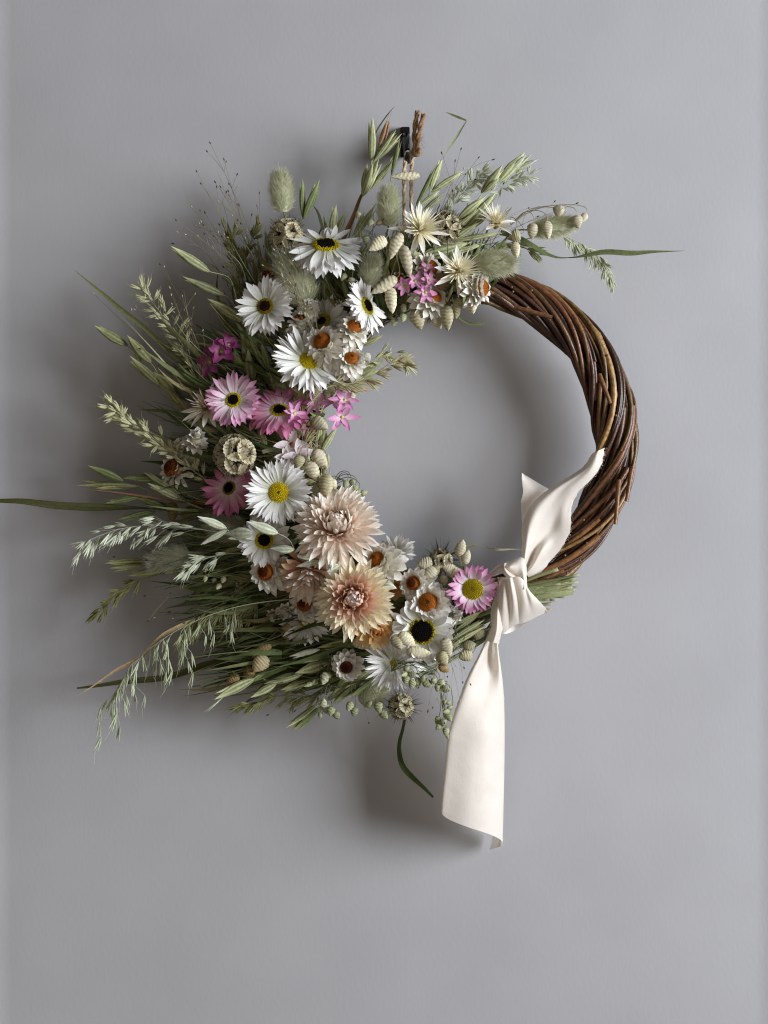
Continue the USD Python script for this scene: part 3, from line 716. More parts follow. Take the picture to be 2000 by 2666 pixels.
# ------------------------------------------------------------------ fluffy hare's-tail grasses
def bunny(label, base, tip, w, d, seed, n=1900, tone=1.0, hair=1.0, root=None):
    x, y = base; X, Y = tip; p, q = P(x, y, d), P(X, Y, d + .004); ax = unit(q - p); L = np.linalg.norm(q - p); R_ = np.random.default_rng(seed)
    t = thing('hares_tail_grass', label, 'grass head', p)
    u = unit(np.cross(ax, [0, 1, 0])); v = np.cross(ax, u); r = w * S / 2
    prof = lambda s: r * .70 * np.sin(np.pi * np.clip(.08 + .90 * s, 0, 1)) ** .6
    ss = np.linspace(0, 1, 9)
    part(t, 'head', lathe(p, ax, [(prof(s), s * L * .93) for s in ss], lin(226, 228, 200) * tone, 12), 'plume_hair')
    g = G(); cg = lin(252, 250, 230) * tone; cd = lin(236, 236, 200) * tone
    for i in range(n):
        s = R_.random() ** .9; a = R_.random() * 6.283
        o = math.cos(a) * u + math.sin(a) * v
        b = p + ax * s * L * .95 + o * prof(s) * R_.uniform(.7, 1.0)
        dr = unit(o * R_.uniform(.5, 1.0) + ax * R_.uniform(.45, 1.15) * (.5 + s) + R_.normal(0, .16, 3))
        hl = r * R_.uniform(.35, .85) * hair * (1.35 if R_.random() < .06 else 1)
        m = b + dr * hl * .55
        e = m + unit(dr + ax * .25 + R_.normal(0, .15, 3)) * hl * .5
        tube([b, m, e], [.00013, .0001, .00003], cd * (1 - s * .2) if R_.random() < .45 else cg * R_.uniform(.8, 1.05), 3, g, caps=False)
    part(t, 'plume', g, 'plume_hair', kind='stuff')
    if root is not None:
        part(t, 'stem', tube(spline([P(*root, d - .02), (P(*root, d - .02) + p) / 2 + [0, 0, .002], p], 8), .0006, lin(140, 140, 100), 5), 'grass_stem')


bunny('upright fluffy tail standing clear of the wreath at the upper left', (738, 552), (728, 448), 62, .052, 1, root=(752, 610))
bunny('upright fluffy tail beside the twine at the top', (1012, 588), (1010, 488), 60, .062, 2, root=(1000, 650))
bunny('broad soft fluffy tail between the two upper white daisies', (800, 790), (742, 672), 86, .066, 3, 2400, hair=1.2)
bunny('short grey fluffy tail between pods right of the drooping daisy', (958, 745), (974, 668), 56, .070, 4, 1500)
bunny('fluffy tail lying over the start of the bare willow', (1238, 680), (1338, 688), 64, .086, 5, 2200)
bunny('fluffy tail reaching right among hanging pods', (1385, 600), (1496, 582), 60, .055, 6, 2000, root=(1320, 610))
bunny('dark fluffy tail pointing left under the pale oat panicle', (494, 1440), (388, 1466), 58, .046, 7, 1700, .85, 1.15)
bunny('fluffy tail behind pale oats left of the black disc daisy', (640, 1385), (545, 1362), 64, .060, 8, 1700, .9, 1.15)
bunny('fluffy tail at the lower edge above small quaking grass', (940, 1828), (998, 1782), 66, .050, 9, 1700)
bunny('faint fluffy tail in shade behind the cream flower at the left', (492, 1040), (446, 960), 50, .036, 10, 1200, .6, 1.2)


# ------------------------------------------------------------------ oats: striped spikelets on thin stems
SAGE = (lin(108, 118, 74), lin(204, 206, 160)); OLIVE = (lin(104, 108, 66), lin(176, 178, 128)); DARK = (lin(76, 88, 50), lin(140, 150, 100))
PALE = (lin(160, 170, 134), lin(226, 228, 206)); TAN = (lin(150, 116, 80), lin(206, 178, 140)); RUST = (lin(120, 76, 48), lin(196, 160, 124))


def glume(g, p, q, w, direction, side, bulge, cols, tipc, open_=0., nl=8, na=9):
    ax = q - p; L = np.linalg.norm(ax); ax = ax / L
    s = np.linspace(0, 1, nl + 1); r = np.interp(s, [0, .08, .3, .5, .75, .9, 1], [.22, .6, .98, 1, .58, .22, .015]) * w / 2
    a = np.linspace(-1.75, 1.75, na); v, c = [], []
    for i in range(nl + 1):
        o = p + ax * L * s[i] + direction * open_ * L * s[i] ** 2
        v.append(o + r[i] * (np.cos(a)[:, None] * direction * bulge + np.sin(a)[:, None] * side))
        k = np.where(np.arange(na) % 2 == 0, 0., 1.)[:, None] * (1 - .35 * s[i])
        col = cols[1] * (1 - k) + cols[0] * k
        f = np.clip((s[i] - .62) / .38, 0, 1)
        c.append(col * (1 - f) + tipc * f)
    g.add(np.vstack(v), grid_faces(nl + 1, na), np.vstack(c))


def spikelet(p, q, w, cols, R_, gape=.05, awn=0.):
    g = G(); ax = unit(q - p); side = unit(np.cross(ax, [0, -1, 0])); fr = np.cross(side, ax)
    th = R_.uniform(-.7, .7); s2 = math.cos(th) * side + math.sin(th) * fr; dr = np.cross(s2, ax)
    L = np.linalg.norm(q - p); sh = R_.uniform(.85, 1.12); cs = [c * sh for c in cols]; tip = np.minimum(cols[1] * 1.25, .8)
    glume(g, p, q, w, dr, s2, .55, cs, tip, gape)
    glume(g, p, p + (q - p) * R_.uniform(.88, .97) - dr * .03 * L, w * .95, -dr, s2, .55, cs, tip, gape)
    glume(g, p + ax * L * .08, p + ax * L * .92 + s2 * L * gape * R_.choice((-1, 1)) * 1.6, w * .55, dr, s2, .8, [cs[1], cs[1] * 1.05], tip, 0, 6, 5)
    if awn:
        tube(spline([q - ax * L * .3, q + ax * L * awn * .5 + [0, 0, .001], q + ax * L * awn], 5), [.0002, .00016, .00014, .0001, .00005], cols[1], 3, g, caps=False)
    return g


def oat(label, z, stem, items, d, cols=SAGE, seed=1, d_end=None, name='oat_sprig', r=.0006, awn=0., grp=None):
    """stem: pixels from the tip back to the wreath; items: (base x, base y, tip x, tip y, width) in the same zoom"""
    R_ = random.Random(seed); de = d if d_end is None else d_end
    x, y = px(z, *stem[0])
    t = thing(name, label, 'grass', P(x, y, d), grp)
    n = len(stem)
    pts = [P(*px(z, *s), d + (de - d) * i / max(1, n - 1)) for i, s in enumerate(stem)]
    if len(pts) > 1:
        part(t, 'stem', tube(spline(pts, 14), np.linspace(r * .6, r, 14), cols[1] * .75, 5), 'grass_stem')
    for it in items:
        bx, by, tx, ty, w = it[:5]; cc = it[5] if len(it) > 5 else cols
        dd = d + R_.uniform(-.003, .004)
        p, q = P(*px(z, bx, by), dd), P(*px(z, tx, ty), dd + R_.uniform(-.004, .006))
        part(t, 'spikelet', spikelet(p, q, w * ZO[z][2] * S, cc, R_, R_.uniform(.02, .07), awn * R_.uniform(.6, 1.2)), 'dry_grass')
    return t


oat('tall oat sprig rising just left of the hook', 1, [(185, 450), (150, 640), (110, 720), (20, 1000)], [(188, 448, 195, 120, 56), (192, 452, 410, 250, 40), (205, 440, 365, 220, 34), (120, 690, 205, 450, 66), (128, 690, 250, 425, 60), (170, 650, 345, 440, 46), (205, 610, 380, 400, 30), (120, 640, 160, 460, 46)], .050, SAGE, 1, .05)
oat('brown dried oat husk behind the tall sprig left of the hook', 1, [(240, 330), (210, 420), (190, 520)], [(238, 335, 305, 135, 34, RUST), (280, 300, 318, 140, 24, RUST), (225, 360, 300, 310, 40, OLIVE)], .044, RUST, 2, awn=.5)
oat('lone dark green oat leaf pair crossing the twine strands', 1, [(330, 540), (318, 640)], [(330, 545, 392, 270, 30, DARK)], .056, DARK, 3)
oat('oat sprig with a long kinked awn right of the twine', 1, [(612, 660), (590, 700), (480, 900)], [(610, 662, 692, 420, 54), (620, 662, 850, 508, 44), (500, 780, 660, 470, 34, DARK), (520, 770, 680, 650, 34), (560, 800, 700, 680, 40)], .054, SAGE, 4, .05)
oat('full oat sprig at the upper right with pale split tips', 1, [(1100, 590), (980, 680), (900, 800), (760, 980)], [(978, 672, 1135, 470, 66), (1106, 585, 1290, 378, 70), (1112, 575, 1345, 395, 46), (1208, 505, 1395, 425, 46, PALE), (1190, 500, 1300, 400, 40, PALE), (1000, 660, 1110, 560, 40)], .056, SAGE, 5, .05)
oat('pair of fat oat spikelets behind the cream flower at the upper right', 1, [(850, 920), (760, 1000), (660, 1080)], [(808, 865, 1005, 690, 66), (852, 920, 1090, 668, 72), (830, 900, 960, 760, 50), (880, 930, 1060, 800, 46), (720, 980, 905, 860, 44)], .060, SAGE, 6, .055)
oat('long oat leaves lying flat between the two feathered cream flowers', 1, [(640, 1120), (540, 1130)], [(560, 1110, 900, 1030, 76), (640, 1140, 1010, 1035, 46), (780, 1010, 960, 880, 50), (800, 1010, 1110, 960, 44), (760, 960, 940, 800, 40)], .066, SAGE, 7)
oat('single pale oat on an arching thread, topmost of three at the upper left', 2, [(405, 850), (470, 865), (545, 895), (585, 1000), (640, 1180)], [(405, 852, 122, 668, 74)], .058, SAGE, 8, .05, awn=0)
oat('single olive oat on a thread, middle one of three at the upper left', 2, [(512, 1018), (560, 1060), (640, 1170)], [(512, 1020, 208, 890, 68)], .056, (SAGE[0] * .8, SAGE[1] * .8), 9, .05, awn=.12)
oat('single green oat touching the petals of the black-brown disc daisy', 2, [(655, 1208), (690, 1300), (740, 1420)], [(655, 1210, 392, 1040, 72), (560, 1200, 480, 1040, 60, DARK)], .058, SAGE, 10, .05)
oat('dark group of oats below the black-brown disc daisy', 2, [(740, 1440), (790, 1560), (880, 1800)], [(745, 1445, 452, 1278, 54), (755, 1440, 655, 1195, 78), (905, 1400, 740, 1290, 60), (712, 1680, 682, 1400, 80), (690, 1380, 620, 1290, 46), (820, 1560, 690, 1330, 60), (600, 1180, 540, 1090, 60, DARK)], .050, OLIVE, 11, .045)
oat('two dark oats standing beside the upright fluffy tail at the upper left', 2, [(1078, 468), (1040, 530), (1010, 640)], [(1078, 470, 1065, 180, 44), (1082, 470, 1192, 185, 52), (1120, 400, 1196, 240, 40)], .048, DARK, 12, .05)
oat('short oats behind the drooping daisy at the top', 2, [(1310, 600), (1300, 700)], [(1285, 590, 1310, 365, 60), (1325, 560, 1385, 420, 44), (1260, 600, 1225, 440, 30, DARK), (845, 810, 808, 560, 46, DARK), (1420, 640, 1600, 360, 50), (1440, 620, 1520, 420, 40)], .050, SAGE, 13)
oat('oat sprig fanned out at the left with two spikelets above three', 3, [(500, 690), (580, 750), (670, 812), (760, 960), (900, 1100), (1050, 1250)], [(505, 692, 262, 550, 66), (672, 812, 495, 618, 76), (735, 972, 515, 768, 60), (742, 965, 520, 815, 50), (835, 1030, 690, 880, 84), (895, 1145, 765, 950, 70), (600, 800, 545, 680, 50)], .046, OLIVE, 14, .045)
oat('upper sprig of oats spread flat at the far left above the long dark blade', 5, [(1000, 320), (1150, 380), (1500, 440)], [(1000, 322, 560, 300, 46), (885, 282, 630, 168, 60, DARK), (1160, 262, 890, 265, 58, DARK), (1000, 395, 760, 445, 46, DARK), (940, 330, 690, 325, 40)], .040, OLIVE, 15, .045)
oat('pair of crossed oats with pale ragged tips at the left', 5, [(1310, 420), (1450, 480), (1600, 520)], [(1312, 422, 1062, 298, 56), (1285, 375, 1040, 218, 52), (1350, 372, 1140, 200, 50, DARK)], .050, SAGE, 16, .05)
oat('dull oats just below the long dark blade at the left', 5, [(1130, 500), (1300, 490), (1600, 480)], [(1125, 500, 850, 556, 44, DARK), (1180, 470, 980, 400, 60, DARK), (1260, 480, 1020, 425, 46, DARK), (1640, 400, 1420, 410, 40, DARK)], .036, DARK, 17, .04)
oat('flat oats under the dark fluffy tail at the left', 5, [(1050, 880), (1300, 880), (1600, 900)], [(1045, 860, 752, 875, 56), (1045, 892, 790, 910, 34), (1205, 925, 920, 962, 66), (1300, 880, 1060, 840, 60, DARK), (1420, 905, 1190, 950, 60, DARK), (1560, 1040, 1300, 1055, 46, DARK), (1580, 1040, 1420, 1140, 56, OLIVE)], .040, OLIVE, 18, .045)
oat('pale forked oat in front of the fluffy tail by the black disc daisy', 4, [(250, 1185), (340, 1240), (450, 1260)], [(248, 1178, 35, 1090, 58, PALE), (252, 1190, 60, 1292, 46, PALE), (435, 1212, 240, 1212, 84, PALE), (260, 1250, 420, 1240, 30, PALE)], .092, PALE, 19, .085)
oat('two pale oats lying across the black disc of the white daisy', 4, [(615, 1212), (700, 1260), (735, 1330)], [(617, 1212, 390, 1130, 72, PALE), (733, 1330, 562, 1325, 64, PALE)], .104, PALE, 20, .1, r=.0004)
oat('small pale oats between the two large peach strawflowers', 4, [(920, 1400), (980, 1440)], [(872, 1388, 752, 1378, 44, PALE), (922, 1412, 748, 1452, 44, PALE), (1062, 1440, 968, 1490, 54, PALE), (1050, 1470, 990, 1520, 36, PALE)], .098, PALE, 21, r=.0004)
oat('olive oats packed between the pink daisies and the yellow disc daisy', 4, [(640, 270), (640, 400)], [(432, 130, 400, -110, 84), (642, 262, 560, 40, 84), (530, 590, 480, 460, 60), (560, 30, 500, -150, 60, DARK), (340, 30, 300, -120, 60, DARK), (280, 520, 250, 420, 40, DARK)], .058, OLIVE, 22)
oat('green oats leaning into the hole below the yellow disc daisy', 4, [(1080, 140), (1000, 220), (900, 330)], [(1095, 135, 1340, 12, 84), (1110, 160, 1280, 60, 56), (1050, 170, 1300, 180, 34, TAN), (1040, 120, 1180, -20, 60)], .072, SAGE, 23)
oat('upright oats along the hole\'s left edge beside pale pods', 4, [(930, 640), (930, 800), (900, 950)], [(925, 640, 1050, 430, 44), (940, 600, 960, 440, 54), (900, 560, 930, 400, 44), (960, 760, 985, 640, 40), (830, 720, 800, 560, 60), (960, 940, 990, 780, 40), (1000, 960, 1045, 880, 50)], .070, SAGE, 24)
oat('single sage oat at the lower edge with a bent thread and long awn', 6, [(440, 880), (490, 852), (530, 890), (640, 900)], [(445, 880, 155, 1018, 78), (400, 920, 235, 995, 50), (250, 985, 85, 1125, 12, PALE)], .058, SAGE, 25, .05)
oat('broad striped oats along the lower edge left of the maroon centred flower', 6, [(790, 840), (900, 800), (1100, 700)], [(795, 840, 520, 918, 68), (975, 762, 740, 840, 80), (605, 912, 420, 1015, 56), (985, 700, 800, 760, 50), (920, 665, 700, 718, 40, PALE), (1180, 600, 900, 650, 56, OLIVE), (1000, 740, 860, 830, 60)], .060, SAGE, 26, .055)
oat('bundle of dark needle tipped oats pointing down left at the bottom', 6, [(900, 1060), (1000, 960), (1200, 860)], [(905, 1060, 680, 1240, 46), (930, 1080, 720, 1250, 40, DARK), (900, 1090, 770, 1250, 40, DARK), (1190, 880, 960, 1040, 70), (1220, 900, 1000, 1060, 50, DARK)], .052, SAGE, 27, .05)
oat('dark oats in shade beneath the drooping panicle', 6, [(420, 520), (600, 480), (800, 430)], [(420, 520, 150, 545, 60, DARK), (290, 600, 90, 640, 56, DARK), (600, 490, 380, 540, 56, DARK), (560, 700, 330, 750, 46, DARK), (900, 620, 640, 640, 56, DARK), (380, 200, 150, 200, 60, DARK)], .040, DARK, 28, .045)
oat('striped oat leaves pointing left below the strawflowers', 6, [(1250, 720), (1400, 640)], [(1400, 830, 1080, 900, 60), (1350, 760, 1220, 850, 50), (1300, 800, 1100, 940, 50), (1180, 780, 1000, 1000, 60, DARK), (860, 880, 640, 960, 60, OLIVE), (1360, 860, 1120, 1010, 44, DARK)], .054, SAGE, 29)
oat('dense sage leaves between the large black disc daisy and the ribbon', 7, [(1000, 860), (900, 950)], [(780, 960, 960, 830, 40), (770, 1010, 1000, 860, 44), (760, 1060, 1010, 900, 40), (800, 900, 980, 800, 34), (700, 1100, 900, 960, 40), (620, 1180, 820, 1040, 34), (850, 1000, 1010, 900, 30, PALE)], .070, SAGE, 30)
oat('fat striped oat beside the rosy strawflower', 7, [(270, 620), (300, 700)], [(262, 610, 368, 640, 66, PALE)], .098, PALE, 31, r=.0004)
oat('sage oats spread behind the three orange domes into the hole', 2, [(1400, 1640), (1500, 1500)], [(1380, 1600, 1659, 1490, 60), (1370, 1640, 1640, 1560, 80), (1430, 1600, 1560, 1520, 50), (1480, 1300, 1640, 1220, 40, OLIVE), (1500, 1380, 1650, 1310, 40, OLIVE)], .066, SAGE, 32)
oat('olive leaves around the low papery pods left of the twine', 2, [(1500, 800), (1420, 900)], [(1440, 700, 1500, 480, 60, OLIVE), (1400, 900, 1560, 640, 50, DARK), (1360, 960, 1420, 700, 60, DARK), (1250, 1100, 1230, 880, 60, DARK), (1180, 1150, 1190, 930, 44, DARK), (1380, 1220, 1500, 1000, 44, DARK)], .050, OLIVE, 33)


# ------------------------------------------------------------------ fine panicles
def panicle(label, pts, d, n, ln, w, br, cols, seed, droop=0., d_end=None, spread=.6, name='grass_panicle', t0=.0, t1=.85, r=.00045, cluster=2, awn=.4):
    """pts: pixels from the tip back to the wreath"""
    R_ = random.Random(seed); de = d if d_end is None else d_end
    k = len(pts); P3 = [P(x, y, d + (de - d) * i / (k - 1)) for i, (x, y) in enumerate(pts)]
    path = spline(P3, 60); t = thing(name, label, 'grass', path[0])
    part(t, 'stem', tube(path, np.linspace(r * .4, r, 60), cols[1] * .7, 4), 'grass_stem')
    g = G()
    if droop > .8:
        for i in range(17):
            j = min(55, int(59 * (.13 + .70 * (i + R_.uniform(.1, .9)) / 17))); p = path[j]; k = R_.randint(2, 6); ln_ = R_.uniform(16, 26) * k * S
            hang = spline([p, p + np.array([-R_.uniform(.1, .35) * ln_, R_.gauss(0, .2) * ln_, -.35 * ln_]), p + np.array([R_.uniform(-.25, .2) * ln_, R_.gauss(0, .2) * ln_, -ln_])], 12)
            tube(hang, .00014, cols[1] * .7, 3, g, caps=False)
            for q in range(k):
                b = hang[min(11, int(11 * (q + 1) / k))]; dd = unit(np.array([R_.gauss(-.1, .22), R_.gauss(0, .22), -1])); l = ln * S * R_.uniform(.7, 1.2); sp = G()
                cs = [c * R_.uniform(.75, 1.15) for c in cols]; sd = unit(np.cross(dd, [R_.gauss(0, .5), -1, R_.gauss(0, .5)])); fr = np.cross(sd, dd)
                for sg in (-1, 1):
                    glume(sp, b, b + dd * l * R_.uniform(.85, 1.05) + sg * sd * l * .11, w * S * .55, fr, sd, .7, cs, cs[1] * 1.1, 0, 5, 5)
                if R_.random() < .7: tube([b + dd * l * .6, b + dd * l * 1.15, b + dd * l * 1.6 + sd * l * R_.uniform(-.2, .2)], [.00012, .0001, .00004], cols[1], 3, sp, caps=False)
                part(t, 'spikelet', sp, 'dry_grass')
        n = 0
    for i in range(n):
        s = t0 + (t1 - t0) * (i + R_.random()) / n; j = min(57, int(s * 59)); p = path[j]
        tan = unit(path[max(0, j - 1)] - path[j + 2])
        side = unit(np.cross(tan, [0, 1, 0])) * R_.choice((-1, 1))
        o = unit(tan * R_.uniform(.6, 1.2) + side * R_.uniform(.1, 1.2) * spread + np.array([0, -1, 0]) * R_.uniform(-.3, .5) * spread + np.array([0, 0, -droop]) * R_.uniform(.6, 1.2))
        L = br * S * R_.choice((.35, .7, 1.0, 1.35)) * R_.uniform(.8, 1.15) * (.45 + .8 * min(1, s * 2.2))
        m = p + unit(tan + .4 * o) * L * .5; e = m + o * L * .5
        tube(spline([p, m, e], 5), [.0002, .00018, .00016, .00015, .00013], cols[1] * .7, 3, g, caps=False)
        for q in range(R_.randint(1, cluster)):
            b = e if q == 0 else m + (e - m) * R_.random()
            dd = unit(o + np.array([0, 0, -droop * 1.6]) + np.array([R_.gauss(0, .36), R_.gauss(0, .3), R_.gauss(0, .36)]))
            l = ln * S * R_.uniform(.75, 1.2)
            sp = G(); cs = [c * R_.uniform(.8, 1.15) for c in cols]
            sd = unit(np.cross(dd, [R_.gauss(0, .4), -1, R_.gauss(0, .4)])); fr = np.cross(sd, dd)
            glume(sp, b, b + dd * l + sd * l * .10, w * S * .62, fr, sd, .7, cs, cs[1] * 1.1, 0, 5, 5)
            glume(sp, b, b + dd * l * .95 - sd * l * .12, w * S * .6, fr, sd, .7, cs, cs[1] * 1.1, 0, 5, 5)
            if R_.random() < .6:
                tube([b + dd * l * .6, b + dd * l * 1.1, b + dd * l * (1.1 + awn) + sd * l * R_.uniform(-.15, .15)], [.00012, .0001, .00004], cols[1], 3, sp, caps=False)
            part(t, 'spikelet', sp, 'dry_grass')
    part(t, 'branchlets', g, 'grass_stem')
    return t


STRAW = (lin(140, 142, 98), lin(208, 206, 166)); STRAWD = (lin(100, 102, 64), lin(160, 158, 112)); SILV = (lin(170, 180, 146), lin(226, 230, 208))
panicle('loose airy panicle leaning up left behind the magenta flowers', [(366, 748), (395, 785), (430, 830), (470, 890), (510, 960), (548, 1040)], .052, 44, 30, 9, 26, STRAW, 1, 0, spread=.7, t1=.95)
panicle('thick straw green panicle reaching up left beside the white cup flower', [(292, 1060), (320, 1085), (370, 1120), (430, 1165), (490, 1215), (560, 1265)], .058, 62, 30, 13, 24, (lin(150, 152, 104), lin(220, 218, 174)), 2, 0, spread=.75, t1=.95)
panicle('bright silvery panicle spread level at the left', [(228, 1408), (260, 1394), (310, 1378), (390, 1368), (470, 1372), (560, 1385), (640, 1410)], .070, 40, 34, 10, 50, SILV, 3, .30, spread=.5, t1=.78)
panicle('short silvery panicle below the dark fluffy tail', [(492, 1478), (520, 1460), (560, 1448), (620, 1440), (680, 1450)], .072, 16, 34, 9, 36, SILV, 4, .25, spread=.4, t1=.7)
panicle('long drooping oat panicle hanging at the lower left', [(272, 1872), (286, 1828), (318, 1775), (365, 1712), (430, 1660), (520, 1612), (640, 1575), (760, 1560)], .074, 40, 40, 9, 74, (lin(138, 150, 112), lin(206, 212, 178)), 5, 1.0, spread=.3, t1=.80, cluster=3)
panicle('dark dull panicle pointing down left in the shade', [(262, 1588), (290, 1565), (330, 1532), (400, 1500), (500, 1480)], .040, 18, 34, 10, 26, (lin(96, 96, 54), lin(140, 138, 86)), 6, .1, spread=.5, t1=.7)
panicle('pale panicle beside the full oat sprig at the top right', [(1250, 452), (1225, 480), (1195, 515), (1160, 560), (1120, 610)], .050, 42, 30, 9, 24, SILV, 7, 0, spread=.6, t1=.9)
panicle('thin pale panicle tip under the split oat tips at the upper right', [(1372, 455), (1340, 468), (1305, 482), (1270, 505), (1220, 560)], .048, 24, 28, 9, 20, SILV, 8, .1, spread=.7, t1=.7)
panicle('drooping pale panicle at the far right below the fluffy tail', [(1588, 722), (1572, 688), (1540, 655), (1495, 625), (1440, 612), (1380, 620), (1300, 640)], .046, 40, 32, 9, 26, (lin(140, 148, 112), lin(208, 212, 182)), 9, .45, spread=.45, t1=.6)
panicle('greenish panicle behind the hanging pods at the upper right', [(1390, 655), (1350, 640), (1300, 632), (1250, 640), (1190, 650)], .050, 24, 34, 9, 30, (lin(120, 128, 86), lin(184, 188, 144)), 10, .2, spread=.5, t1=.8)
panicle('dark upright panicle left of the black-brown disc daisy', [(578, 522), (592, 570), (606, 640), (618, 700), (628, 760), (640, 860)], .046, 30, 34, 12, 26, (lin(92, 94, 54), lin(136, 134, 86)), 11, 0, spread=.4, t0=.35, t1=.98)
panicle('short dark panicle behind the dark upright one', [(668, 596), (655, 625), (640, 660), (625, 700), (615, 760)], .040, 14, 32, 12, 20, (lin(92, 94, 54), lin(146, 142, 92)), 12, 0, spread=.3, t1=.9)
panicle('straw panicle hanging over the yellow disc daisy toward the hole', [(1050, 942), (1010, 950), (960, 985), (900, 1000), (850, 1010), (800, 1060)], .094, 26, 34, 9, 24, (lin(150, 140, 100), lin(206, 196, 154)), 13, .2, spread=.4, t1=.8)
panicle('thin panicle pointing left along the bottom edge', [(632, 1838), (670, 1828), (730, 1812), (790, 1812), (860, 1800), (960, 1750)], .042, 30, 34, 9, 22, (lin(104, 106, 62), lin(156, 154, 104)), 14, .1, spread=.4, t1=.75)
panicle('vertical straw panicle in the gap beside the magenta stars', [(790, 1020), (788, 1060), (785, 1110), (790, 1160), (800, 1230)], .074, 24, 34, 10, 18, (lin(140, 132, 92), lin(190, 180, 136)), 15, 0, spread=.5, t1=.9)
panicle('feathery panicle beside the low papery pods above the hole', [(1055, 948), (1030, 930), (990, 930), (950, 950), (900, 980)], .066, 20, 30, 8, 20, STRAW, 16, .1, spread=.5, t1=.7)
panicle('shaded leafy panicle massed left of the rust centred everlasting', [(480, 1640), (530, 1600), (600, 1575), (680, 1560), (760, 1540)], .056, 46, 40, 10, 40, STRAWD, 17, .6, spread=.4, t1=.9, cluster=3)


# ------------------------------------------------------------------ grass blades
def blade(label, z, pts, ds, w, cols, seed=0, twist=0., name='dried_grass', mat='dry_grass', tipf=.04, fold=.25):
    """pts from the tip back to the wreath"""
    P3 = [P(*px(z, X, Y), d) for (X, Y), d in zip(pts, ds)]; n = 34
    path = spline(P3, n); s = np.linspace(0, 1, n)
    tan = np.gradient(path, axis=0); tan /= np.linalg.norm(tan, axis=1)[:, None]
    ww = np.interp(s, [0, .3, .7, 1], [tipf, .75, 1, .8]) * w * S / 2
    v, c = [], []
    for i in range(n):
        sd = unit(np.cross(tan[i], [0, -1, 0])); nn = np.cross(sd, tan[i])
        a = twist * (s[i] - .2) + .35 * math.sin(6 * s[i] + seed)
        sd2 = math.cos(a) * sd + math.sin(a) * nn; up = np.cross(sd2, tan[i])
        for u in (-1, -.5, 0, .5, 1):
            v.append(path[i] + u * ww[i] * sd2 + up * fold * ww[i] * abs(u))
            c.append((cols[0] * (1 - s[i]) + cols[1] * s[i]) * (1.15 if u in (-.5, .5) else .9))
    t = thing(name, label, 'grass blade', path[0])
    part(t, 'leaf', G().add(np.array(v), grid_faces(n, 5), np.array(c)), mat)


GB = (lin(104, 102, 60), lin(80, 88, 54)); GD = (lin(78, 76, 42), lin(72, 76, 44)); GR = (lin(118, 126, 84), lin(98, 110, 68))
blade('long straight dark blade rising to the upper left', 3, [(115, 142), (190, 205), (330, 320), (440, 415), (600, 540), (760, 690), (930, 850), (1080, 980)], [.07, .066, .062, .06, .056, .052, .05, .05], 13, GB, 1, .5)
blade('very long dark blade running off the left edge', 5, [(-60, 420), (0, 425), (150, 428), (330, 450), (500, 465), (700, 475), (900, 480), (1150, 490), (1450, 500)], [.05, .05, .05, .048, .046, .044, .042, .04, .04], 24, GD, 2, 2.2, tipf=.3)
blade('long green blade bending across to the far right tip', 8, [(1620, 125), (1500, 130), (1400, 133), (1280, 140), (1130, 130), (1000, 150), (880, 165), (770, 140), (620, 55), (480, 10)], [.07, .068, .066, .064, .062, .06, .058, .056, .054, .05], 17, GR, 3, 3.6)
blade('green ribbon-like blade hanging below the seed pod, kinked to the right', 10, [(630, 1040), (560, 970), (470, 885), (412, 810), (392, 720), (395, 640), (415, 560), (430, 480), (440, 400)], [.03, .032, .034, .036, .04, .044, .048, .052, .055], 19, (lin(74, 88, 46), lin(66, 80, 42)), 4, 1.6, tipf=.35)
blade('dry tan blade curving down to the lower left', 9, [(0, 728), (150, 630), (300, 530), (430, 465), (520, 390), (600, 305), (665, 262), (800, 200), (950, 150), (1150, 90)], [.075, .074, .072, .071, .07, .068, .064, .058, .05, .044], 12, (lin(196, 164, 130), lin(186, 168, 116)), 5, .9)
blade('dark blade sweeping along under the drooping panicle', 9, [(0, 668), (150, 650), (320, 625), (500, 610), (660, 590), (850, 530), (1000, 495), (1180, 520), (1380, 500), (1600, 440)], [.03, .03, .031, .032, .033, .034, .036, .038, .04, .042], 22, GD, 6, 1.5, tipf=.2)
blade('second dark blade in shade above the papery pods at the lower left', 9, [(950, 370), (1080, 372), (1200, 372), (1350, 355), (1500, 320), (1659, 300)], [.036] * 6, 18, GD, 7, 1.0, tipf=.2)
blade('thin kinked blade tip pointing back left at the top right', 1, [(722, 90), (770, 108), (820, 128), (868, 148)], [.056] * 4, 6, GR, 8, 0, tipf=.3)
blade('thin blade below the kink running down to the oat sprig', 1, [(870, 150), (840, 200), (790, 280), (740, 350), (700, 420), (680, 440)], [.056] * 6, 7, (lin(150, 158, 120), lin(120, 134, 92)), 9, 2., tipf=.4)
blade('dry twisted leaf tip bridging from the pods to the ribbon', 7, [(1290, 362), (1200, 360), (1100, 362), (1010, 345), (920, 332), (840, 355), (760, 400), (690, 425)], [.08, .08, .08, .078, .076, .074, .072, .07], 8, (lin(186, 180, 150), lin(110, 108, 84)), 10, 6.0)
blade('tiny green blade tip crossing the bare hole below the pods', 1, [(1042, 1608), (980, 1616), (900, 1610), (850, 1590), (815, 1565)], [.05] * 5, 7, GR, 11, 0)
blade('curled dark leaf right of the lone dark oats at the upper left', 2, [(1145, 368), (1180, 420), (1205, 500), (1212, 540), (1195, 600), (1190, 660)], [.05] * 6, 11, GD, 12, 1.2)
blade('rusty brown sheath at the foot of the tall oat sprig', 1, [(115, 680), (90, 740), (55, 840), (15, 930), (-20, 1010)], [.055] * 5, 12, (lin(98, 66, 40), lin(112, 78, 48)), 13, .4, tipf=.5)
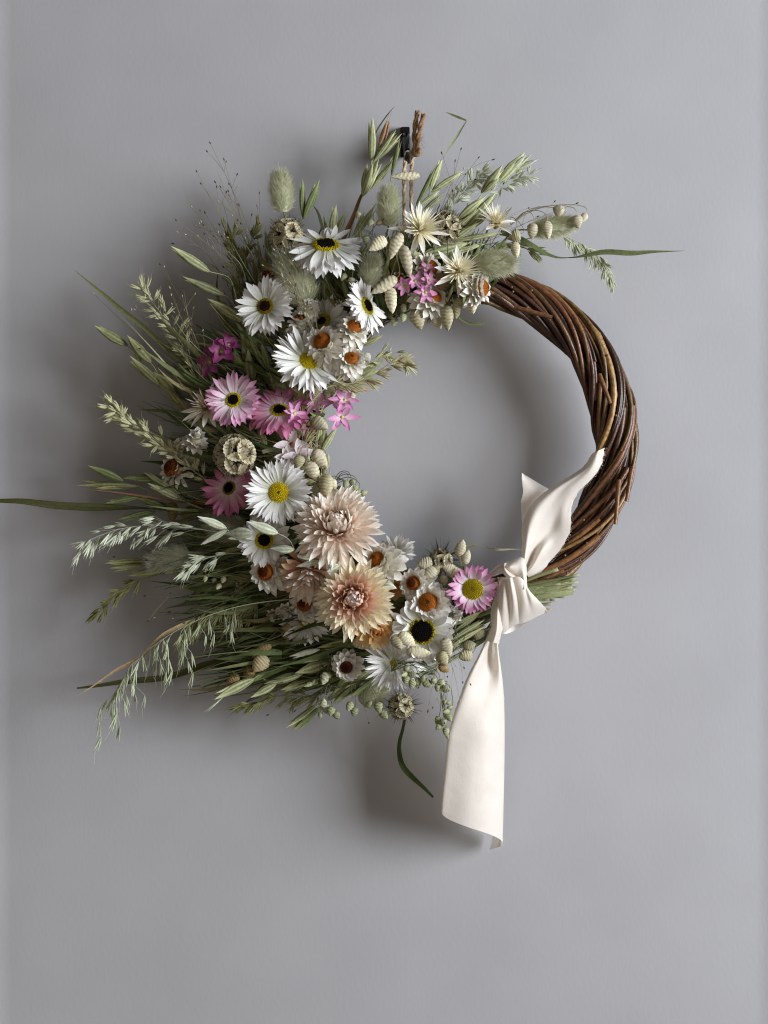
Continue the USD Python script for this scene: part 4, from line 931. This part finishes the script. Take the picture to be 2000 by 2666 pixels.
blade('reddish thin dry stalk below the flat oats at the left', 5, [(620, 345), (800, 360), (1010, 388), (1200, 415), (1400, 440), (1600, 470)], [.046] * 6, 5, (lin(170, 120, 90), lin(120, 76, 50)), 14, .3)
blade('curled pale leaf below the deeper pink daisy', 4, [(508, 628), (560, 612), (620, 615), (670, 640)], [.078] * 4, 14, (lin(120, 130, 100), lin(140, 148, 116)), 15, .6, tipf=.7)
blade('fine pale bent stalk from the left oats to the cream flower', 3, [(435, 458), (540, 560), (680, 710), (800, 850), (920, 1000), (1000, 1080)], [.06] * 6, 4, (lin(200, 196, 170), lin(190, 186, 150)), 16, 0)
blade('thin dark stem beside the brown husk at the top', 1, [(360, 40), (310, 95), (255, 170), (215, 240), (190, 330)], [.05] * 5, 4, GD, 17, 0)


# ------------------------------------------------------------------ quaking grass: papery scaled pods
POD = (lin(176, 164, 128), lin(228, 219, 190)); PODS = (lin(142, 134, 98), lin(192, 183, 146)); PODD = (lin(104, 84, 48), lin(160, 134, 88)); PODG = (lin(112, 118, 82), lin(178, 180, 140))


def pod(p, q, w, cols, R_, scales=8, seg=16, rows=36):
    """overlapping scales in two ranks: each row of the lathe steps out under the next scale, staggered left and right"""
    g = G(); ax = unit(q - p); L = np.linalg.norm(q - p)
    fl = unit(np.array([R_.gauss(0, .25), -1, R_.gauss(0, .25)])); u = unit(np.cross(ax, fl)); v_ = np.cross(u, ax)
    a = np.arange(seg) * 2 * math.pi / seg; v, c = [], []
    sh = R_.uniform(.8, 1.12); R_ph = R_.random() * 6; scales = scales + R_.uniform(-1, 1)
    for i in range(rows):
        s = i / (rows - 1)
        env = np.interp(s, [0, .05, .2, .42, .68, .88, 1], [.12, .62, .95, 1, .78, .40, .03]) * w / 2
        ph = s * scales + .5 * (np.cos(a) > 0) - .55 * np.abs(np.sin(a)) ** 1.5
        fr = ph - np.floor(ph)
        r = env * (.92 + .10 * fr) * (1 + .05 * np.sin(3 * a + R_ph + 7 * s))
        v.append(p + ax * (L * s) + (r * np.cos(a))[:, None] * u + (r * .72 * np.sin(a))[:, None] * v_)
        k = np.clip(fr * 2.2 - .1, 0, 1)[:, None]
        c.append((cols[0] * (1 - k) + cols[1] * k) * sh)
    return g.add(np.vstack(v), grid_faces(rows, seg, True), np.vstack(c))


def quaking(label, z, items, d, seed, root=None, name='quaking_grass_sprig', cols=POD, grp=None, scales=7):
    """items: (centre x, y, length, width, angle in degrees of the tip: 0 right, 90 up)"""
    R_ = random.Random(seed); k = ZO[z][2]; x, y = px(z, *items[0][:2])
    t = thing(name, label, 'seed heads', P(x, y, d), grp); g = G()
    for it in items:
        X, Y, L, w, an = it[:5]; cc = it[5] if len(it) > 5 else cols
        a = math.radians(an); dx, dy = math.cos(a) * L / 2, -math.sin(a) * L / 2
        dd = d + R_.uniform(-.003, .003)
        p = P(*px(z, X - dx, Y - dy), dd); q = P(*px(z, X + dx, Y + dy), dd + R_.uniform(-.002, .006))
        part(t, 'pod', pod(p, q, w * k * S, cc, R_, scales if L > 60 else 4, 16 if L > 60 else 10, 36 if L > 60 else 16), 'papery_pod')
        if root:
            r0 = P(*px(z, *root), d - .012)
            m = (p + r0) / 2 + np.array([R_.uniform(-.004, .004), 0, .010])
            tube(spline([r0, m, p + [0, 0, .002] - unit(q - p) * .003, p], 10), .00028, cc[0] * .9, 4, g, caps=False)
    part(t, 'stems', g, 'grass_stem')
    return t


quaking('single long pod lying across the two twine strands', 1, [(428, 549, 215, 62, 182)], .052, 1)
quaking('four slender pale pods at the top between drooping daisy and pink stars', 1, [(228, 1040, 150, 92, 215), (358, 1052, 210, 84, 248), (440, 1165, 240, 84, 282), (275, 1338, 220, 88, 212), (330, 1446, 190, 84, 275)], .090, 2, (380, 980))
quaking('greenish pods hanging in the hole under the pink stars', 1, [(520, 1585, 150, 104, 290, PODS), (665, 1610, 90, 64, 300), (730, 1572, 185, 96, 275, PODS), (805, 1502, 155, 70, 262, PODS), (908, 1478, 130, 92, 280, POD), (690, 1310, 130, 110, 270, PODD)], .074, 3, (690, 1400))
quaking('plump pods dangling on the wiry stem at the upper right', 1, [(1530, 795, 86, 84, 150, POD), (1345, 945, 118, 80, 265), (1455, 938, 132, 72, 275), (1215, 982, 96, 92, 200, PODS), (1225, 1085, 122, 66, 275), (1668, 878, 100, 80, 280), (1715, 850, 70, 54, 250)], .064, 4, (1190, 900))
quaking('pale pod behind yellow disc daisy\'s lower petals', 4, [(1062, 135, 160, 78, 300), (985, 200, 120, 90, 250, PODS), (890, 215, 110, 80, 250, PODS), (1150, 215, 90, 60, 280)], .080, 5)
quaking('single ribbed pod between the magenta stars and tiny white flowers', 4, [(925, 425, 135, 88, 325), (850, 420, 70, 40, 200, PODD)], .086, 6)
quaking('column of plump pods at the hole\'s left edge above the peach strawflower', 4, [(925, 678, 165, 92, 308), (872, 765, 160, 100, 292), (965, 872, 170, 108, 270, PODS), (885, 892, 90, 86, 220, PODS), (1018, 860, 80, 56, 290), (770, 700, 100, 80, 260, PODS)], .090, 7, (900, 600))
quaking('three brown pods in shade at the far left above the silvery panicle', 5, [(1242, 510, 150, 84, 270, PODD), (1352, 515, 120, 96, 190, PODD), (1452, 492, 120, 70, 10, PODD)], .042, 8, (1400, 420))
quaking('pair of amber ribbed pods hanging left below the shaded white buds', 6, [(500, 672, 170, 78, 218, (lin(140, 112, 66), lin(190, 160, 108))), (488, 770, 150, 120, 232, (lin(152, 132, 92), lin(206, 190, 150))), (405, 838, 110, 90, 230, PODD), (292, 882, 110, 80, 215, PODD)], .060, 9, (620, 640))
quaking('single tan pod pointing down beside the shaded daisy at the lower edge', 6, [(684, 552, 145, 82, 275, (lin(130, 110, 70), lin(184, 164, 118)))], .058, 10, (690, 440))
quaking('pod lying flat under the golden strawflower bud', 6, [(1228, 632, 150, 66, 345, POD)], .086, 11)
quaking('tangle of round pods beside the spidery pod at the hole\'s lower edge', 7, [(570, 462, 110, 96, 190), (605, 535, 115, 92, 230), (745, 500, 105, 84, 160), (795, 528, 110, 84, 340), (708, 582, 80, 58, 270), (650, 500, 90, 70, 60, PODS)], .080, 12, (660, 620))
quaking('two small pods standing upright against the hole, above the pink daisy', 7, [(830, 350, 130, 82, 75, POD), (870, 415, 112, 66, 72, POD)], .076, 13, (850, 560))
quaking('chain of three round pods beside the hanging ribbon', 7, [(962, 965, 92, 80, 30, PODS), (892, 1055, 96, 84, 20, PODS), (862, 1125, 100, 92, 200, PODS)], .074, 14, (1010, 890))
quaking('woven looking pods over the lower petals of the large black disc daisy', 7, [(440, 1012, 150, 96, 325), (372, 1030, 120, 80, 300, PODS), (532, 1105, 190, 88, 355), (728, 1068, 140, 90, 290), (700, 1150, 110, 90, 300, PODS), (710, 1215, 90, 66, 320, PODD)], .104, 15)
# small quaking grass: little bead-like heads
quaking('dark string of tiny heads hooking into the hole above the peach strawflower', 4, [(1108, 862, 52, 48, 250, PODG), (1155, 852, 60, 46, 290, PODG), (1172, 890, 56, 50, 260, PODG), (1192, 918, 44, 42, 250, PODG), (1240, 920, 54, 44, 20, PODG), (1198, 966, 56, 34, 350, PODG), (1102, 932, 48, 46, 220, PODG), (1060, 885, 40, 32, 190, PODG)], .080, 20, (1000, 900), 'bead_grass_sprig', PODG, scales=4)
quaking('long string of tiny green heads crossing the spiky white daisy', 7, [(432, 1300, 62, 56, 260, PODG), (478, 1332, 70, 54, 250, PODG), (520, 1322, 76, 52, 260, PODG), (592, 1326, 80, 62, 330, PODG), (555, 1290, 52, 44, 70, PODG), (636, 1308, 50, 44, 280, PODG), (690, 1328, 70, 54, 290, PODG), (662, 1362, 56, 44, 270, PODG), (725, 1366, 72, 52, 350, PODG), (442, 1215, 54, 44, 40, PODG), (480, 1262, 60, 50, 20, PODG), (420, 1262, 44, 40, 200, PODG)], .104, 21, (330, 1240), 'bead_grass_sprig', PODG, scales=4)
quaking('string of tiny heads hanging straight down beside the ribbon', 7, [(715, 1465, 40, 34, 250, PODG), (742, 1464, 40, 32, 10, PODG), (755, 1500, 54, 36, 20, PODG), (722, 1528, 50, 40, 190, PODG), (745, 1570, 70, 52, 300, PODG), (662, 1592, 62, 48, 250, PODG), (702, 1608, 60, 54, 270, PODG), (668, 1640, 56, 46, 230, PODG), (722, 1674, 66, 50, 270, PODG), (735, 1708, 40, 32, 280, PODG)], .062, 22, (680, 1340), 'bead_grass_sprig', PODG, scales=4)
quaking('five tiny heads on a thread below the fluffy tail at the lower edge', 7, [(28, 1492, 72, 56, 250, PODG), (62, 1528, 74, 62, 260, PODG), (168, 1474, 56, 46, 50, PODG), (238, 1500, 84, 64, 280, PODG), (276, 1552, 78, 66, 310, PODG)], .064, 23, (80, 1300), 'bead_grass_sprig', PODG, scales=4)
quaking('pale tiny heads beside the maroon centred flower', 6, [(835, 922, 66, 34, 200, PODG), (880, 904, 56, 46, 210, PODG), (955, 876, 96, 66, 250, (lin(150, 150, 112), lin(214, 214, 184))), (985, 850, 50, 44, 80, PODG)], .074, 24, (1000, 760), 'bead_grass_sprig', PODG, scales=4)
quaking('clump of tiny pale heads at the tip of the dark oat bundle', 6, [(945, 1050, 62, 54, 80, (lin(150, 150, 112), lin(214, 214, 184))), (965, 1095, 80, 70, 280, (lin(150, 150, 112), lin(214, 214, 184))), (1000, 1112, 70, 60, 260, PODG), (1040, 1140, 66, 58, 300, PODG), (925, 1140, 50, 40, 270, PODG)], .066, 25, (1000, 960), 'bead_grass_sprig', PODG, scales=4)
quaking('small beads among shadows between the low papery pods and side-on daisy', 2, [(1470, 440, 50, 44, 250, PODG), (1560, 500, 54, 50, 240, PODG), (1530, 620, 60, 50, 280, PODG), (1420, 750, 56, 46, 260, PODG), (1365, 890, 60, 50, 240, PODG), (1425, 920, 60, 56, 260, PODG), (1620, 500, 44, 40, 200, PODD), (1495, 1350, 54, 44, 250, PODG)], .074, 26, (1540, 820), 'bead_grass_sprig', PODG, scales=4)
quaking('tiny brown and green heads at the hole\'s top edge', 1, [(420, 1500, 60, 50, 260, PODG), (480, 1495, 66, 56, 280, PODG), (415, 1570, 60, 50, 260, PODG), (350, 1600, 60, 54, 250, PODG), (600, 1590, 36, 30, 260, PODD), (490, 1110, 60, 50, 280, PODG), (520, 1130, 66, 54, 250, POD), (150, 1000, 50, 44, 270, PODG)], .070, 27, (460, 1380), 'bead_grass_sprig', PODG, scales=4)
quaking('a few tiny pale buds in shade left of the rust centred everlasting', 6, [(160, 172, 44, 38, 260, STRAW), (225, 165, 50, 44, 250, STRAW), (190, 215, 46, 40, 230, STRAW), (95, 160, 46, 36, 260, STRAW), (95, 95, 40, 32, 230, STRAW)], .062, 28, (330, 120), 'bead_grass_sprig', PODG, scales=4)
quaking('white papery round pod just right of the lowest orange dome', 2, [(1535, 1470, 76, 66, 300, (lin(170, 166, 146), lin(220, 216, 200)))], .080, 29, (1480, 1420))
quaking('tiny crumpled bud between white daisies by the pale oats', 4, [(450, 1108, 76, 66, 250, (lin(150, 146, 124), lin(206, 202, 184)))], .086, 30, (520, 1160))


# ------------------------------------------------------------------ hair-thin switch grass sprays with dark grains
def spray(label, root, tips, d, seed, n=3):
    """root and tips in pixels; each tip gets a few fine branches that end in grains"""
    R_ = random.Random(seed); t = thing('switch_grass_spray', label, 'grass', P(*root, d)); gs, gd = G(), G(); r0 = P(*root, d)
    st, br = lin(150, 140, 110), lin(70, 48, 36)
    for (X, Y) in tips:
        e = P(X, Y, d + R_.uniform(-.012, .016)); m = (r0 + e) / 2 + np.array([R_.gauss(0, .004), R_.gauss(0, .003), R_.gauss(0, .003)])
        path = spline([r0, m, e], 16); c = st * R_.uniform(.5, 1.25)
        tube(path, np.linspace(.00030, .00013, 16), c, 3, gs, caps=False)
        ends = [(path[-1], unit(path[-1] - path[-3]))]
        for k in range(n):
            j = R_.randrange(6, 14); dr = unit(unit(path[j + 1] - path[j]) + np.array([R_.gauss(0, .45), R_.gauss(0, .3), R_.gauss(0, .45)]))
            b = path[j] + dr * R_.uniform(.008, .028)
            tube([path[j], (path[j] + b) / 2 + [0, 0, .001], b], [.00016, .00013, .0001], c, 3, gs, caps=False); ends.append((b, dr))
        for p, dr in ends:
            l = R_.uniform(.0020, .0032); col = br if R_.random() < .55 else lin(186, 176, 140)
            lathe(p - dr * .0003, dr, [(.0001, 0), (.00055, l * .3), (.0005, l * .6), (.00005, l)], col, 6, gd)
    part(t, 'stalks', gs, 'grass_stem'); part(t, 'grains', gd, 'papery_pod', kind='stuff')


spray('tall hair-thin spray with dark grains at the upper left, above the long oats', (700, 760), [(548, 374), (584, 418), (572, 460), (513, 448), (595, 500), (620, 575), (500, 540), (670, 540), (640, 620)], .052, 1, 4)
spray('low hair-thin spray of brown grains left of the tall one', (690, 800), [(460, 574), (463, 605), (525, 578), (535, 556), (560, 590), (555, 645), (600, 660), (590, 620)], .054, 2, 3)
spray('loose spray of brown grains around the airy panicle at the left', (560, 1010), [(245, 765), (355, 800), (392, 768), (475, 772), (447, 770), (480, 808), (500, 855), (528, 858), (490, 860), (418, 690)], .058, 3, 2)
spray('spray of dark grains right of the twine between oat tips', (1110, 620), [(1200, 390), (1185, 422), (1207, 440), (1245, 412), (1142, 490), (1178, 500)], .056, 4, 1)
spray('wiry grain stems running out to the right over the fluffy tail', (1190, 660), [(1375, 542), (1398, 565), (1310, 480), (1500, 530)], .062, 5, 1)
spray('fine spray of pale grains drawn over the white daisies at the upper left', (830, 900), [(735, 690), (712, 630), (757, 715), (770, 745), (790, 760), (690, 645), (742, 660)], .092, 6, 3)
spray('hair-thin threads with grains beside the top of the hanging ribbon', (1150, 1660), [(1208, 1736), (1205, 1774), (1197, 1820), (1115, 1848), (1135, 1780), (1128, 1840), (1165, 1760)], .080, 7, 1)
spray('fine dull threads with single grains at the lower left', (640, 1540), [(404, 1608), (452, 1610), (480, 1614), (380, 1552), (446, 1545), (300, 1450)], .052, 8, 1)
spray('thin threads below the small quaking heads at the bottom edge', (900, 1760), [(700, 1860), (960, 1880), (1000, 1850), (830, 1770), (770, 1850)], .058, 9, 1)
spray('spidery dry threads in front of the large black disc daisy\'s right side', (1200, 1600), [(1180, 1690), (1190, 1650), (1150, 1720), (1140, 1740), (1210, 1660)], .096, 10, 2)


# ------------------------------------------------------------------ cut stems bound under the ribbon
def build_stems():
    t = thing('stem_bundle', 'bundle of cut green stems bound to the willow ring, sticking out right of the knot', 'stems', P(1420, 1545, .06))
    R_ = random.Random(12)
    ends = [(1508, 1496, .072), (1499, 1505, .070), (1505, 1515, .066), (1508, 1527, .062), (1490, 1528, .068), (1487, 1540, .066), (1470, 1552, .060), (1478, 1545, .055), (1450, 1562, .052),
            (1436, 1572, .050), (1437, 1586, .046), (1425, 1590, .044), (1460, 1520, .07), (1480, 1512, .066), (1453, 1482, .068), (1442, 1548, .062), (1497, 1536, .058), (1430, 1560, .06)]
    for x, y, d in ends:
        a = P(x, y, d); b = P(1290 + R_.uniform(-20, 20), y + 22 + (1540 - y) * .45 + R_.uniform(-14, 14), d - .002)
        c0 = lin(142, 142, 96) if R_.random() < .6 else lin(112, 116, 70); c0 = c0 * R_.uniform(.8, 1.25)
        m = (a + b) / 2 + np.array([0, R_.uniform(-.002, .002), R_.uniform(-.0015, .0025)])
        part(t, 'stem', tube(spline([a, m, b], 12), np.linspace(R_.uniform(2.4, 6.0), 3.0, 12) * S, np.array([lin(206, 206, 176)] + [c0] * 11), 6), 'grass_stem')
    for k in range(14):
        x0, y0 = 1400 + R_.uniform(0, 95), 1525 + R_.uniform(-18, 40); g = G()
        p = spline([P(x0, y0, .064), P(x0 - 60, y0 + 8, .070), P(1300, 1552 + R_.uniform(-15, 20), .066)], 14)
        w = R_.uniform(5, 9) * S
        v = np.vstack([[q + [0, 0, w], q + [0, -.001, 0], q - [0, 0, w]] for q in p])
        g.add(v, grid_faces(14, 3), lin(128, 132, 92) * R_.uniform(.8, 1.3))
        part(t, 'leaf', g, 'dry_grass')
    # stems on the other side of the knot
    for k in range(34):
        y1 = 1588 + R_.uniform(-40, 60); x1 = 1294 + R_.uniform(-12, 10)
        a = P(x1, y1, .060 + R_.uniform(-.012, .008)); L = R_.uniform(170, 330); an = math.radians(R_.uniform(190, 218))
        b = P(x1 + L * math.cos(an), y1 - L * math.sin(an), .054 + R_.uniform(-.015, .016))
        part(t, 'stem', tube(spline([a, (a + b) / 2 + [0, 0, -.002], b], 10), np.linspace(3.2, 2.0, 10) * S, lin(150, 158, 122) * R_.uniform(.6, 1.2), 5), 'grass_stem')


build_stems()


# ------------------------------------------------------------------ the dense bed of dry leaves and stems behind the flowers
def build_bed():
    R_ = random.Random(21); g = G(); gs = G()
    ang = [(62, 30), (75, 45), (90, 68), (108, 92), (130, 118), (150, 138), (170, 158), (195, 178), (220, 192), (245, 196), (270, 196), (290, 200)]
    xa, ya = [a for a, _ in ang], [b for _, b in ang]
    for i in range(3280):
        if i < 1900:
            ph = R_.uniform(82, 286) if i % 5 else R_.uniform(80, 290)
            dirn = np.interp(ph, xa, ya) + R_.gauss(0, 19)
            r0 = RR + R_.uniform(-54, 50); th = math.radians(ph)
            x, y = RC[0] + r0 * math.cos(th), RC[1] - r0 * math.sin(th)
            edge = min(1, (ph - 60) / 26) * min(1, max(.35, (300 - ph) / 26))
            L = R_.uniform(60, 190) * edge * np.interp(ph, [160, 190, 225, 275, 290], [1.1, 1.5, 2.0, 1.7, 1.1]) * (1 if R_.random() < .8 else 1.3)
        elif i < 2400:       # the swept mass along the lower edge
            x = R_.uniform(640, 1080); k = (x - 640) / 510
            y = R_.uniform(1500 + 90 * k, 1765 + 20 * k - 30 * k * k); dirn = R_.gauss(191, 8) + (y - 1640) * .035; L = R_.uniform(110, 290)
        elif i < 2740:       # the left side
            y = R_.uniform(980, 1560); x = R_.uniform(560, 760); dirn = np.interp(y, [980, 1200, 1400, 1560], [142, 168, 184, 196]) + R_.gauss(0, 11); L = R_.uniform(70, 185)
        elif i >= 2900:      # thin outward stems that feather the left edge
            y = R_.uniform(900, 1640); x = R_.uniform(500, 700) + max(0, y - 1450) * .5; dirn = np.interp(y, [900, 1200, 1400, 1640], [136, 166, 184, 200]) + R_.gauss(0, 9); L = R_.uniform(90, 220)
        else:                # the upper left
            y = R_.uniform(660, 980); x = R_.uniform(620, 800) - (y - 660) * .1; dirn = np.interp(y, [660, 980], [108, 138]) + R_.gauss(0, 12); L = R_.uniform(60, 170)
        a = math.radians(dirn); bend = R_.gauss(0, 22)
        dx, dy = math.cos(a), -math.sin(a)
        d0 = R_.uniform(.022, .060); d1 = d0 + R_.uniform(-.016, .014)
        tl = .06 if i < 1900 else .25
        pts = [P(x - dx * L * tl, y - dy * L * tl, d0), P(x + dx * L * .3 - dy * bend * .5, y + dy * L * .3 + dx * bend * .5, (d0 + d1) / 2 + .004), P(x + dx * L * .75, y + dy * L * .75, max(.008, d1))]
        kind = R_.random()
        col = (lin(92, 104, 62) if kind < .5 else lin(118, 124, 84) if kind < .8 else lin(138, 128, 88)) * R_.uniform(.6, 1.45)
        if R_.random() < (.62 if i < 2900 else .30):
            path = spline(pts, 7); w = R_.uniform(4, 11) * S; tw = R_.uniform(-1.2, 1.2); v = []
            for j, q in enumerate(path):
                s = j / 6; tan = unit(path[min(6, j + 1)] - path[max(0, j - 1)]); sd = unit(np.cross(tan, [0, -1, 0])); nn = np.cross(sd, tan)
                sd = math.cos(tw * s + tw) * sd + math.sin(tw * s + tw) * nn; ww = w * np.interp(s, [0, .3, .7, 1], [.6, 1, .7, .05])
                v += [q - sd * ww, q + nn * ww * .25, q + sd * ww]
            g.add(np.array(v), grid_faces(7, 3), np.array([col * (1 + .25 * (k % 3 == 1)) for k in range(21)]))
        else:
            tube(spline(pts, 6), np.linspace(2.0, .9, 6) * S * (1 if i < 2900 else .7), col * 1.1, 4, gs, caps=False)
    t = thing('foliage', 'dense bed of dry grass leaves and stems packed round the flowered side of the wreath', 'foliage', P(860, 1150, .04), kind='stuff')
    part(t, 'leaves', g, 'dry_grass', kind='stuff'); part(t, 'stems', gs, 'grass_stem', kind='stuff')


build_bed()
